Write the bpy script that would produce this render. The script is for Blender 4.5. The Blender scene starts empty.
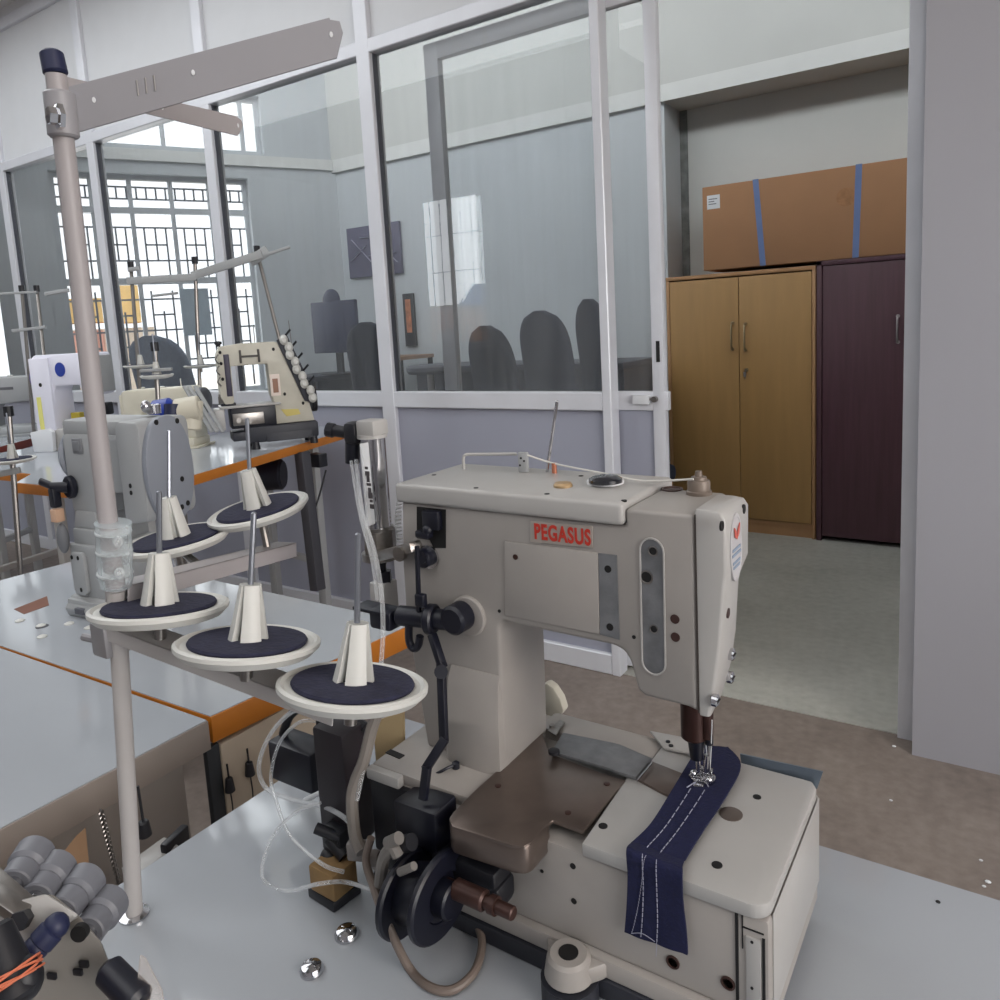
import bpy, bmesh, math, random
from mathutils import Vector, Matrix
random.seed(7)
PI = math.pi
scene = bpy.context.scene
COL = scene.collection
# ---------------------------------------------------------------- camera
F, PITCH, ROLL, YAW, CX, CY = 770.0881, 0.13600053, -0.05455974, -0.5886023, 500.0, 431.41998
H = 1.5
_fw = Vector((math.sin(YAW)*math.cos(PITCH), math.cos(YAW)*math.cos(PITCH), -math.sin(PITCH)))
_r0 = Vector((math.cos(YAW), -math.sin(YAW), 0)); _u0 = _r0.cross(_fw)
_r = math.cos(ROLL)*_r0 + math.sin(ROLL)*_u0
_u = -math.sin(ROLL)*_r0 + math.cos(ROLL)*_u0
EYE = Vector((0, 0, H))
cam = bpy.data.cameras.new('camera'); camo = bpy.data.objects.new('camera', cam); COL.objects.link(camo)
cam.sensor_width = 36; cam.lens = F/1000*36; cam.shift_x = 0; cam.shift_y = -(500-CY)/1000
cam.clip_start = 0.02; cam.clip_end = 200
M = Matrix((( _r.x, _u.x, -_fw.x, 0), (_r.y, _u.y, -_fw.y, 0), (_r.z, _u.z, -_fw.z, H), (0, 0, 0, 1)))
camo.matrix_world = M
scene.camera = camo
# measured points of the photograph turned into places in the room
def ray(px, py): return _fw + _r*((px-CX)/F) - _u*((py-CY)/F)
def _at(i, v, px, py):
    d = ray(px, py); t = (v-EYE[i])/d[i]; return EYE + d*t
def XP(px, py, x): return _at(0, x, px, py)
def YP(px, py, y): return _at(1, y, px, py)
def ZP(px, py, z): return _at(2, z, px, py)
def DP(px, py, d): return EYE + ray(px, py)*d
# ---------------------------------------------------------------- materials
def lin(c):
    return tuple((x/12.92 if x <= .04045 else ((x+.055)/1.055)**2.4) for x in [v/255 for v in c])
MATS = {}
def mat(name, rgb, rough=.5, metal=0., var=.06, scale=8., bump=0., bscale=60., coat=0., spec=.5, stretch=None):
    if name in MATS: return MATS[name]
    m = bpy.data.materials.new(name); m.use_nodes = True
    nt = m.node_tree; b = nt.nodes['Principled BSDF']
    c = lin(rgb)
    b.inputs['Roughness'].default_value = rough; b.inputs['Metallic'].default_value = metal
    b.inputs['Specular IOR Level'].default_value = spec
    b.inputs['Coat Weight'].default_value = coat; b.inputs['Coat Roughness'].default_value = .08
    tc = nt.nodes.new('ShaderNodeTexCoord'); src = tc.outputs['Object']
    if stretch:
        mp = nt.nodes.new('ShaderNodeMapping'); mp.inputs['Scale'].default_value = stretch
        nt.links.new(src, mp.inputs['Vector']); src = mp.outputs['Vector']
    nz = nt.nodes.new('ShaderNodeTexNoise'); nz.inputs['Scale'].default_value = scale; nz.inputs['Detail'].default_value = 5
    nt.links.new(src, nz.inputs['Vector'])
    cr = nt.nodes.new('ShaderNodeValToRGB')
    cr.color_ramp.elements[0].position = .3; cr.color_ramp.elements[1].position = .7
    cr.color_ramp.elements[0].color = tuple(max(0, x*(1-var)) for x in c)+(1,)
    cr.color_ramp.elements[1].color = tuple(min(1, x*(1+var)) for x in c)+(1,)
    nt.links.new(nz.outputs['Fac'], cr.inputs['Fac']); nt.links.new(cr.outputs['Color'], b.inputs['Base Color'])
    if bump:
        n2 = nt.nodes.new('ShaderNodeTexNoise'); n2.inputs['Scale'].default_value = bscale; n2.inputs['Detail'].default_value = 3
        nt.links.new(src, n2.inputs['Vector'])
        bp = nt.nodes.new('ShaderNodeBump'); bp.inputs['Strength'].default_value = bump; bp.inputs['Distance'].default_value = .002
        nt.links.new(n2.outputs['Fac'], bp.inputs['Height']); nt.links.new(bp.outputs['Normal'], b.inputs['Normal'])
    MATS[name] = m; return m
def glass_mat(name, haze=.05, tint=(.95, .965, .97)):
    m = bpy.data.materials.new(name); m.use_nodes = True; nt = m.node_tree; nt.nodes.clear()
    out = nt.nodes.new('ShaderNodeOutputMaterial'); tr = nt.nodes.new('ShaderNodeBsdfTransparent'); tr.inputs['Color'].default_value = tint+(1,)
    gl = nt.nodes.new('ShaderNodeBsdfGlossy'); gl.inputs['Roughness'].default_value = 0.0
    fr = nt.nodes.new('ShaderNodeFresnel'); fr.inputs['IOR'].default_value = 1.5
    mx = nt.nodes.new('ShaderNodeMixShader'); nt.links.new(fr.outputs[0], mx.inputs[0]); nt.links.new(tr.outputs[0], mx.inputs[1]); nt.links.new(gl.outputs[0], mx.inputs[2])
    df = nt.nodes.new('ShaderNodeBsdfDiffuse'); df.inputs['Color'].default_value = (.8, .84, .86, 1)
    tc = nt.nodes.new('ShaderNodeTexCoord'); mp = nt.nodes.new('ShaderNodeMapping'); mp.inputs['Scale'].default_value = (14, 14, .8)
    nz = nt.nodes.new('ShaderNodeTexNoise'); nz.inputs['Scale'].default_value = 1.5; nz.inputs['Detail'].default_value = 4
    nt.links.new(tc.outputs['Object'], mp.inputs[0]); nt.links.new(mp.outputs[0], nz.inputs['Vector'])
    mr = nt.nodes.new('ShaderNodeMapRange'); mr.inputs['From Min'].default_value = .25; mr.inputs['From Max'].default_value = .75
    mr.inputs['To Min'].default_value = haze*.6; mr.inputs['To Max'].default_value = haze*1.4
    nt.links.new(nz.outputs['Fac'], mr.inputs['Value'])
    m2 = nt.nodes.new('ShaderNodeMixShader'); nt.links.new(mr.outputs[0], m2.inputs[0]); nt.links.new(mx.outputs[0], m2.inputs[1]); nt.links.new(df.outputs[0], m2.inputs[2])
    nt.links.new(m2.outputs[0], out.inputs[0]); MATS[name] = m; return m
def clear_mat(name, rgb=(235, 238, 240), a=.35, rough=.08):
    m = bpy.data.materials.new(name); m.use_nodes = True; nt = m.node_tree; b = nt.nodes['Principled BSDF']
    b.inputs['Base Color'].default_value = lin(rgb)+(1,); b.inputs['Roughness'].default_value = rough
    out = nt.nodes['Material Output']; tr = nt.nodes.new('ShaderNodeBsdfTransparent'); mx = nt.nodes.new('ShaderNodeMixShader')
    lw = nt.nodes.new('ShaderNodeLayerWeight'); lw.inputs['Blend'].default_value = .5
    mr = nt.nodes.new('ShaderNodeMapRange'); mr.inputs['To Min'].default_value = a*.5; mr.inputs['To Max'].default_value = min(1, a*2.2)
    nt.links.new(lw.outputs['Facing'], mr.inputs['Value']); nt.links.new(mr.outputs[0], mx.inputs[0])
    nt.links.new(tr.outputs[0], mx.inputs[1]); nt.links.new(b.outputs[0], mx.inputs[2]); nt.links.new(mx.outputs[0], out.inputs[0])
    MATS[name] = m; return m
# ---------------------------------------------------------------- mesh builder
class MB:
    def __init__(s): s.v = []; s.f = []
    def add(s, verts, faces):
        n = len(s.v); s.v += [Vector(v) for v in verts]; s.f += [tuple(i+n for i in f) for f in faces]; return s
    def bm(s, bm, T=None):
        bm.normal_update(); bm.verts.index_update()
        s.add([(T @ v.co if T else v.co.copy()) for v in bm.verts], [[v.index for v in f.verts] for f in bm.faces]); bm.free(); return s
    def box(s, x0, x1, y0, y1, z0, z1, bev=0, T=None, seg=2):
        bm = bmesh.new(); bmesh.ops.create_cube(bm, size=1)
        for v in bm.verts: v.co = Vector((x0+(v.co.x+.5)*(x1-x0), y0+(v.co.y+.5)*(y1-y0), z0+(v.co.z+.5)*(z1-z0)))
        if bev: bmesh.ops.bevel(bm, geom=bm.edges[:], offset=bev, segments=seg, affect='EDGES', profile=.5, clamp_overlap=True)
        return s.bm(bm, T)
    def cbox(s, c, sx, sy, sz, bev=0, rz=0, R=None):
        T = Matrix.Translation(Vector(c)) @ ((R if R else Matrix.Rotation(rz, 4, 'Z')))
        return s.box(-sx/2, sx/2, -sy/2, sy/2, -sz/2, sz/2, bev, T)
    def prism(s, pts, axis, a0, a1, bev=0, T=None, seg=2):
        def P(p, a): return (a, p[0], p[1]) if axis == 'X' else ((p[0], a, p[1]) if axis == 'Y' else (p[0], p[1], a))
        bm = bmesh.new(); n = len(pts)
        lo = [bm.verts.new(P(p, a0)) for p in pts]; hi = [bm.verts.new(P(p, a1)) for p in pts]
        bm.faces.new(lo); bm.faces.new(hi)
        for i in range(n): bm.faces.new((lo[i], lo[(i+1) % n], hi[(i+1) % n], hi[i]))
        bmesh.ops.recalc_face_normals(bm, faces=bm.faces[:])
        if bev: bmesh.ops.bevel(bm, geom=bm.edges[:], offset=bev, segments=seg, affect='EDGES', profile=.5, clamp_overlap=True)
        return s.bm(bm, T)
    def slab(s, pts, n, t, bev=0):
        """polygon of 3-D points given thickness t along n"""
        bm = bmesh.new(); n = Vector(n).normalized()*t; k = len(pts)
        a = [bm.verts.new(Vector(p)) for p in pts]; b = [bm.verts.new(Vector(p)+n) for p in pts]
        bm.faces.new(a); bm.faces.new(b)
        for i in range(k): bm.faces.new((a[i], a[(i+1) % k], b[(i+1) % k], b[i]))
        bmesh.ops.recalc_face_normals(bm, faces=bm.faces[:])
        if bev: bmesh.ops.bevel(bm, geom=bm.edges[:], offset=bev, segments=2, affect='EDGES', profile=.5, clamp_overlap=True)
        return s.bm(bm)
    def loft(s, rings, caps=True, closed=True):
        k = len(rings[0]); v = [p for r in rings for p in r]; f = []
        for i in range(len(rings)-1):
            for j in range(k if closed else k-1):
                f.append((i*k+j, i*k+(j+1) % k, (i+1)*k+(j+1) % k, (i+1)*k+j))
        if caps: f.append(tuple(range(k))[::-1]); f.append(tuple((len(rings)-1)*k+j for j in range(k)))
        return s.add(v, f)
    def lathe(s, prof, o=(0, 0, 0), d=(0, 0, 1), n=28, sx=1, sy=1):
        d = Vector(d).normalized(); q = d.to_track_quat('Z', 'Y').to_matrix(); o = Vector(o)
        rings = []
        for r, z in prof: rings.append([o + q @ Vector((r*math.cos(2*PI*i/n)*sx, r*math.sin(2*PI*i/n)*sy, z)) for i in range(n)])
        return s.loft(rings)
    def cyl(s, p0, p1, r0, r1=None, n=20, bev=0):
        p0 = Vector(p0); p1 = Vector(p1); L = (p1-p0).length; r1 = r0 if r1 is None else r1
        if bev: pr = [(r0-bev, 0), (r0, bev), (r1, L-bev), (r1-bev, L)]
        else: pr = [(r0, 0), (r1, L)]
        return s.lathe(pr, p0, p1-p0, n)
    def ball(s, c, rx, ry=None, rz=None, n=20, R=None):
        ry = rx if ry is None else ry; rz = rx if rz is None else rz
        m = max(6, n//2); rings = []
        for i in range(m+1):
            t = PI*i/m; rr = max(1e-4, math.sin(t)); rings.append([Vector((rx*rr*math.cos(2*PI*j/n), ry*rr*math.sin(2*PI*j/n), -rz*math.cos(t))) for j in range(n)])
        c = Vector(c)
        rings = [[c + (R @ p if R else p) for p in r] for r in rings]
        return s.loft(rings)
    def tube(s, pts, r, n=10, smooth=6, r1=None):
        P = [Vector(p) for p in pts]
        if smooth and len(P) > 2:
            Q = []
            for i in range(len(P)-1):
                a = P[max(i-1, 0)]; b = P[i]; c = P[i+1]; d = P[min(i+2, len(P)-1)]
                for k in range(smooth):
                    t = k/smooth
                    Q.append(.5*((2*b)+(-a+c)*t+(2*a-5*b+4*c-d)*t*t+(-a+3*b-3*c+d)*t**3))
            Q.append(P[-1]); P = Q
        up = Vector((0, 0, 1)); rings = []; N = len(P); prev = None
        for i, p in enumerate(P):
            t = (P[min(i+1, N-1)]-P[max(i-1, 0)])
            if t.length < 1e-9: t = Vector((0, 0, 1))
            t.normalize()
            if prev is None: a = t.orthogonal().normalized()
            else:
                a = prev - t*prev.dot(t)
                a = a.normalized() if a.length > 1e-6 else t.orthogonal().normalized()
            prev = a; b = t.cross(a); rr = r if r1 is None else r+(r1-r)*i/max(1, N-1)
            rings.append([p+(a*math.cos(2*PI*j/n)+b*math.sin(2*PI*j/n))*rr for j in range(n)])
        return s.loft(rings)
    def bar(s, p0, p1, w, h, bev=0, up=(0, 0, 1)):
        p0 = Vector(p0); p1 = Vector(p1); x = (p1-p0); L = x.length; x.normalize(); y = Vector(up).cross(x).normalized(); z = x.cross(y)
        T = Matrix(((x.x, y.x, z.x, p0.x), (x.y, y.y, z.y, p0.y), (x.z, y.z, z.z, p0.z), (0, 0, 0, 1)))
        return s.box(0, L, -w/2, w/2, -h/2, h/2, bev, T)
    def build(s, name, m, parent=None, angle=32, world=True, loc=None):
        root = parent
        while root is not None and root.parent is not None: root = root.parent
        off = Vector((0, 0, 0))
        if parent is not None and world: off = root.location
        if loc is not None: off = Vector(loc)
        me = bpy.data.meshes.new(name); me.from_pydata([v-off for v in s.v], [], s.f); me.validate(); me.update()
        bm = bmesh.new(); bm.from_mesh(me); bmesh.ops.recalc_face_normals(bm, faces=bm.faces[:]); bm.to_mesh(me); bm.free()
        for p in me.polygons: p.use_smooth = True
        me.set_sharp_from_angle(angle=math.radians(angle))
        me.materials.append(m)
        o = bpy.data.objects.new(name, me); COL.objects.link(o)
        if parent is not None: o.parent = parent
        if loc is not None and parent is None: o.location = loc
        return o
def tag(o, label=None, cat=None, group=None, kind=None):
    if label: o['label'] = label
    if cat: o['category'] = cat
    if group: o['group'] = group
    if kind: o['kind'] = kind
    return o
def thing(name, loc, label, cat, rz=0, group=None):
    o = bpy.data.objects.new(name, None); COL.objects.link(o); o.location = loc; o.rotation_euler = (0, 0, rz); o.empty_display_size = .05
    return tag(o, label, cat, group)
def struct(o): o['kind'] = 'structure'; return o
def copy_tree(o, parent=None):
    kids = [c for c in bpy.data.objects if c.parent == o]
    c = o.copy(); COL.objects.link(c); c.parent = parent
    for k in kids: copy_tree(k, c)
    return c
def text_mesh(txt, size, extrude=.0004, sx=1.0):
    cu = bpy.data.curves.new('t', 'FONT'); cu.body = txt; cu.size = size; cu.extrude = extrude; cu.align_x = 'CENTER'; cu.align_y = 'CENTER'; cu.offset = size*.03; cu.space_character = 1.12
    ob = bpy.data.objects.new('t', cu); COL.objects.link(ob); dg = bpy.context.evaluated_depsgraph_get()
    me = ob.evaluated_get(dg).to_mesh(); v = [w.co.copy() for w in me.vertices]; f = [tuple(p.vertices) for p in me.polygons]
    ob.evaluated_get(dg).to_mesh_clear(); COL.objects.unlink(ob); bpy.data.objects.remove(ob); bpy.data.curves.remove(cu)
    for w in v: w.x *= sx
    return v, f
# palette
WHITE_LAM = mat('white_laminate', (172, 177, 183), .1, var=.03, scale=3)
ORANGE = mat('orange_edge', (186, 112, 30), .45, var=.08)
DARKRED = mat('dark_red_edge', (120, 50, 40), .45)
CREAM = mat('cream_enamel', (157, 152, 147), .42, var=.06, scale=14, coat=.1)
CREAM2 = mat('light_cream_enamel', (172, 170, 167), .4, var=.04, scale=14, coat=.15)
BEIGE = mat('beige_enamel', (196, 192, 178), .42, var=.06, scale=18)
GREYEN = mat('grey_enamel', (160, 162, 163), .4, var=.03)
GREYFACE = mat('blue_grey_enamel', (138, 143, 152), .4, var=.03)
LILAC = mat('lilac_white_enamel', (224, 224, 236), .35, var=.02)
STEEL = mat('brushed_steel', (150, 146, 142), .32, 1., var=.1, scale=30, stretch=(1, 8, 8))
STEELP = mat('worn_steel_plate', (118, 106, 99), .3, .75, var=.12, scale=24)
RAWSTEEL = mat('bare_cast_metal', (132, 134, 137), .5, .6, var=.28, scale=30, bump=.4, bscale=90)
CHROME = mat('chrome', (205, 205, 208), .12, 1., var=.02)
BLACK = mat('black_paint', (24, 25, 31), .45, var=.1)
HOLE = mat('dark_hole', (12, 11, 12), .7, var=.1)
NAVYM = mat('dark_navy_paint', (15, 17, 30), .4, var=.12, scale=25)
NAVYPL = mat('navy_plastic', (28, 34, 66), .5)
BLUEPL = mat('bright_blue_plastic', (36, 60, 150), .35)
TRAY = mat('blue_black_tray', (38, 40, 48), .5, var=.1)
BROWNMET = mat('brown_metal', (70, 48, 43), .4, .4, var=.2, scale=60)
FOAM = mat('navy_foam', (38, 39, 60), .95, var=.2, scale=90, bump=.6, bscale=220)
IVORY = mat('ivory_plastic', (205, 205, 200), .42, var=.03)
ALU = mat('silver_aluminium', (214, 216, 222), .36, .1, var=.03)
ALUD = mat('grey_rubber_gasket', (70, 72, 82), .6)
PANELW = mat('white_panel', (212, 214, 217), .5, var=.015)
PANELG = mat('grey_panel', (156, 159, 173), .5, var=.03, scale=2)
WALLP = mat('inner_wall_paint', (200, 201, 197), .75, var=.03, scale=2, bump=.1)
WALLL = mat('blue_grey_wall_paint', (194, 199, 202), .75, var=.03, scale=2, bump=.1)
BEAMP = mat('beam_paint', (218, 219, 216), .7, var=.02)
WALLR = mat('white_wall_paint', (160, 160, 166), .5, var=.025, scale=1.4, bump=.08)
CONC = mat('bare_cement', (120, 122, 120), .85, var=.3, scale=14, bump=.5)
TUBE = clear_mat('clear_tube', a=.27)
WRAP = clear_mat('clear_wrap', (210, 222, 226), a=.28, rough=.12)
GLASS = glass_mat('pane_glass', .08)
# ---------------------------------------------------------------- floors
def cement(name, rgb, dark, light, rough):
    m = bpy.data.materials.new(name); m.use_nodes = True; nt = m.node_tree; b = nt.nodes['Principled BSDF']
    tc = nt.nodes.new('ShaderNodeTexCoord')
    n1 = nt.nodes.new('ShaderNodeTexNoise'); n1.inputs['Scale'].default_value = 1.6; n1.inputs['Detail'].default_value = 9; n1.inputs['Roughness'].default_value = .65
    n2 = nt.nodes.new('ShaderNodeTexNoise'); n2.inputs['Scale'].default_value = 26; n2.inputs['Detail'].default_value = 6
    mx = nt.nodes.new('ShaderNodeMix'); mx.data_type = 'FLOAT'; mx.inputs[0].default_value = .35
    nt.links.new(tc.outputs['Object'], n1.inputs['Vector']); nt.links.new(tc.outputs['Object'], n2.inputs['Vector'])
    nt.links.new(n1.outputs['Fac'], mx.inputs[2]); nt.links.new(n2.outputs['Fac'], mx.inputs[3])
    cr = nt.nodes.new('ShaderNodeValToRGB'); cr.color_ramp.elements[0].position = .34; cr.color_ramp.elements[1].position = .66
    cr.color_ramp.elements[0].color = lin(dark)+(1,); cr.color_ramp.elements[1].color = lin(light)+(1,)
    e = cr.color_ramp.elements.new(.5); e.color = lin(rgb)+(1,)
    nt.links.new(mx.outputs[0], cr.inputs['Fac']); nt.links.new(cr.outputs['Color'], b.inputs['Base Color'])
    b.inputs['Roughness'].default_value = rough
    bp = nt.nodes.new('ShaderNodeBump'); bp.inputs['Strength'].default_value = .15; bp.inputs['Distance'].default_value = .003
    nt.links.new(n2.outputs['Fac'], bp.inputs['Height']); nt.links.new(bp.outputs['Normal'], b.inputs['Normal']); return m
HALLF = cement('brown_cement_floor', (132, 121, 113), (112, 102, 95), (150, 139, 130), .5)
INF = cement('pale_terrazzo_floor', (178, 178, 170), (160, 160, 152), (192, 192, 184), .45)
Y0 = 2.83
HX0, HX1, HY0, HZ = -9.0, 3.2, -3.0, 3.8        # hall: left, right, back wall, ceiling
struct(MB().box(HX0-.2, HX1+.2, HY0-.2, Y0+.02, -.1, 0).build('floor', HALLF))
struct(MB().box(-8.5, 3.2, Y0+.02, 5.9, -.1, .004).build('floor_inner', INF))
CEIL = mat('ceiling_paint', (226, 226, 226), .8, var=.01)
struct(MB().box(HX0-.2, HX1+.2, HY0-.2, Y0+.05, HZ, HZ+.1).build('ceiling', CEIL))
struct(MB().box(-8.5, 3.2, Y0+.05, 6.0, 4.3, 4.4).build('ceiling_inner', CEIL))
# hall walls with window openings
def wall_open(name, m, o, d, n, length, h, holes, th=.2):
    """wall from o along d, thickness along n; holes = (a0,a1,z0,z1)"""
    o = Vector(o); d = Vector(d); n = Vector(n); mb = MB()
    T = Matrix(((d.x, n.x, 0, o.x), (d.y, n.y, 0, o.y), (0, 0, 1, 0), (0, 0, 0, 1)))
    cuts = sorted(set([0, length]+[a for hh in holes for a in hh[:2]]))
    for a, b in zip(cuts, cuts[1:]):
        z = 0
        for hh in sorted([hh for hh in holes if hh[0] <= a+1e-6 and hh[1] >= b-1e-6], key=lambda q: q[2]):
            if hh[2] > z: mb.box(a, b, 0, th, z, hh[2], 0, T)
            z = hh[3]
        if z < h: mb.box(a, b, 0, th, z, h, 0, T)
    return struct(mb.build(name, m)), T
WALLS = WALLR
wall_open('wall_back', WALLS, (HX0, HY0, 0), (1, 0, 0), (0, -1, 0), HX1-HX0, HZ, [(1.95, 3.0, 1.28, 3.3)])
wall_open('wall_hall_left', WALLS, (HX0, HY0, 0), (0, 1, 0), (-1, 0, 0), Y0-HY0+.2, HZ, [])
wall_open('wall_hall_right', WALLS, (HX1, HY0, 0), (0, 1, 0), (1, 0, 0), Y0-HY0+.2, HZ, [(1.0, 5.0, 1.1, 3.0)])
FRAMEW = mat('window_frame_paint', (196, 200, 204), .5)
GRILLE = mat('grille_paint', (118, 122, 130), .5)
def plain_window(name, T, a0, a1, z0, z1, na, nz, th=.2):
    mb = MB(); w = .05
    for a in [a0+(a1-a0)*i/na for i in range(na+1)]: mb.box(max(a0, a-w/2), min(a1, a+w/2), .08, .13, z0, z1, 0, T)
    for z in [z0, z1]: mb.box(a0, a1, .081, .129, z-(w/2 if z > z0 else 0), z+(w/2 if z < z1 else 0), 0, T)
    r = struct(mb.build(name, FRAMEW))
    g = MB()
    for i in range(1, nz): g.box(a0, a1, .1, .112, z0+(z1-z0)*i/nz-.006, z0+(z1-z0)*i/nz+.006, 0, T)
    for i in range(1, na*3): g.box(a0+(a1-a0)*i/(na*3)-.005, a0+(a1-a0)*i/(na*3)+.005, .1, .112, z0, z1, 0, T)
    g.build('grille', GRILLE, r, world=False)
    return r
def TT(o, d, n):
    return Matrix(((d[0], n[0], 0, o[0]), (d[1], n[1], 0, o[1]), (0, 0, 1, 0), (0, 0, 0, 1)))
TB = TT((HX0, HY0), (1, 0), (0, -1))
plain_window('window_2', TB, 1.95, 3.0, 1.28, 3.3, 2, 4)
plain_window('window_3', TT((HX1, HY0), (0, 1), (1, 0)), 1.0, 5.0, 1.1, 3.0, 5, 3)
# ---------------------------------------------------------------- inner room
YB = 5.3; YR = 5.64; ZBM = 2.965
XL = -5.227; HD = math.radians(26.81); DV = Vector((math.sin(HD), math.cos(HD), 0)); NV = Vector((-DV.y, DV.x, 0))   # left wall runs along DV, outside along NV
# back wall set back under a ring beam, with the recess for the cabinets
struct(MB().box(XL-.4, -2.056, YB+.03, YB+.6, 0, ZBM).box(-2.056, -2.05, YB+.03, YR+.1, 0, ZBM).build('wall_inner_back', WALLL))
struct(MB().box(-2.05, 3.2, YR, YR+.2, 0, ZBM).build('wall_recess', WALLP))
struct(MB().box(XL-.6, 3.2, YB, YB+.6, ZBM, 4.3).build('wall_beam', WALLP))
struct(MB().box(XL-.4, 3.2, YB-.006, YB, ZBM, ZBM+.11).build('trim_1', BEAMP))
struct(MB().box(-2.05, -1.995, YR-.012, YR, 1.0, ZBM).build('trim_2', CONC))
struct(MB().box(3.2, 3.4, Y0, 5.9, 0, 4.3).build('wall_inner_right', WALLP))
struct(MB().box(-8.7, -8.5, 2.0, 3.2, 0, 4.3).build('wall_inner_far', WALLL))
oL = Vector((XL, YB, 0)) - DV*2.7
hl = [(2.7-2.27, 2.7-.762, 1.05, 2.885), (2.7-2.2, 2.7-.6, 3.1, 3.58)]
_, TL = wall_open('wall_inner_left', WALLL, oL, DV, NV, 2.78, 4.3, hl, .22)
struct(MB().box(0, 2.7, -.03, 0, 2.985, 3.075, 0, TL).build('trim_3', BEAMP))
# grille window
def W(a, z, y=.1): return TL @ Vector((2.7+a, y, z))
wf = MB()
w = .035
for a in (-2.27+w/2, -1.985, -1.70, -1.385, -1.075, -.762-w/2): wf.box(2.7+a-w/2, 2.7+a+w/2, .09, .14, 1.05, 2.885, 0, TL)
for z, h in ((1.05+w/2, w), (2.868, w), (2.605, .05), (2.03, .055)): wf.box(2.7-2.27, 2.7-.762, .088, .142, z-h/2, z+h/2, 0, TL)
win1 = struct(wf.build('window_1', FRAMEW))
g = MB()
cols = [(-2.25, -1.985), (-1.985, -1.70), (-1.70, -1.385), (-1.385, -1.075), (-1.075, -.78)]
def gb(a0, a1, z0, z1): g.box(2.7+a0, 2.7+a1, .112, .12, z0, z1, 0, TL)
t = .0075
for z in (2.7, 2.795): gb(-2.25, -.78, z-t, z+t)
a = -2.25
while a < -.78:
    gb(a-t, a+t, 2.7, 2.795); a += .075
for a0, a1 in cols:
    wd = a1-a0
    for z in (2.47, 2.2, 1.88, 1.62, 1.36): gb(a0, a1, z-t, z+t)
    for fx, z0, z1 in ((.25, 2.05, 2.47), (.78, 2.05, 2.47), (.52, 2.2, 2.47), (.25, 1.1, 1.95), (.78, 1.1, 1.95), (.52, 1.36, 1.78)): gb(a0+wd*fx-t, a0+wd*fx+t, z0, z1)
    gb(a0+wd*.25, a0+wd*.78, 2.33-t, 2.33+t); gb(a0+wd*.25, a0+wd*.78, 1.75-t, 1.75+t); gb(a0+wd*.25, a0+wd*.78, 1.49-t, 1.49+t)
g.build('grille', GRILLE, win1, world=False)
w6 = MB()
for a in (-2.2+w/2, -1.4, -.75, -.6-w/2): w6.box(2.7+a-w/2, 2.7+a+w/2, .09, .13, 3.1, 3.58, 0, TL)
for z in (3.1+w/2, 3.58-w/2): w6.box(2.7-2.2, 2.7-.6, .088, .132, z-w/2, z+w/2, 0, TL)
struct(w6.build('window_4', FRAMEW))
# open casement leaf behind the grille
# ---------------------------------------------------------------- glazed partition
MULL = [-6.02, -4.855, -3.70]
def pbox(mb, x0, x1, z0, z1, y0=Y0, y1=Y0+.05, bev=.004): return mb.box(x0, x1, y0, y1, z0, z1, bev, None, 1)
fr = MB()
for x in MULL: pbox(fr, x-.038, x+.038, .0, HZ, Y0-.01, Y0+.06)
pbox(fr, -2.57, -2.488, 0, HZ, Y0-.012, Y0+.06)
pbox(fr, -1.376, -1.336, 0, HZ, Y0-.012, Y0+.062)
for z0, z1 in ((2.77, 2.832), (3.66, 3.73)): pbox(fr, -8.4, -.25, z0, z1, Y0-.011, Y0+.058)
pbox(fr, -8.4, -1.376, 1.135, 1.212, Y0-.009, Y0+.056)
pbox(fr, -8.4, -1.376, 0, .09, Y0-.009, Y0+.056)
for x in (-7.2, -8.35): pbox(fr, x-.038, x+.038, 0, HZ, Y0-.01, Y0+.06)
part = struct(fr.build('wall_partition', ALU))
gk = MB()
for x in MULL+[-2.529]: gk.box(x+.038, x+.044, Y0+.01, Y0+.04, 1.212, 2.77)
gk.box(-2.57, -1.376, Y0+.03, Y0+.05, 1.205, 1.213)
gk.build('gasket', ALUD, part, world=False)
# infill: white above the rail, grey below the sill
pw = MB(); pw.box(-8.4, -.25, Y0+.015, Y0+.035, 2.832, 3.66); pw.box(-8.4, -.25, Y0+.015, Y0+.035, 3.73, HZ)
struct(pw.build('wall_panel_upper', PANELW))
pg = MB(); pg.box(-8.4, -1.376, Y0+.012, Y0+.035, .09, 1.135)
struct(pg.build('wall_panel_lower', PANELG))
xs = [-8.35, -7.2]+MULL+[-2.529, -1.336]
gl = MB()
for x0, x1 in zip(xs, xs[1:]):
    gl.add([(x0+.038, Y0+.025, 1.212), (x1-.038, Y0+.025, 1.212), (x1-.038, Y0+.025, 2.77), (x0+.038, Y0+.025, 2.77)], [(0, 1, 2, 3)])
struct(gl.build('window_pane_row', GLASS))
# jamb + white wall on the right
struct(MB().box(-.29, -.24, Y0-.004, Y0+.07, 0, HZ, .003).build('trim_4', ALU))
struct(MB().box(-.236, 3.2, 2.735, Y0+.05, 0, HZ).build('wall_right_front', WALLR))
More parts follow.
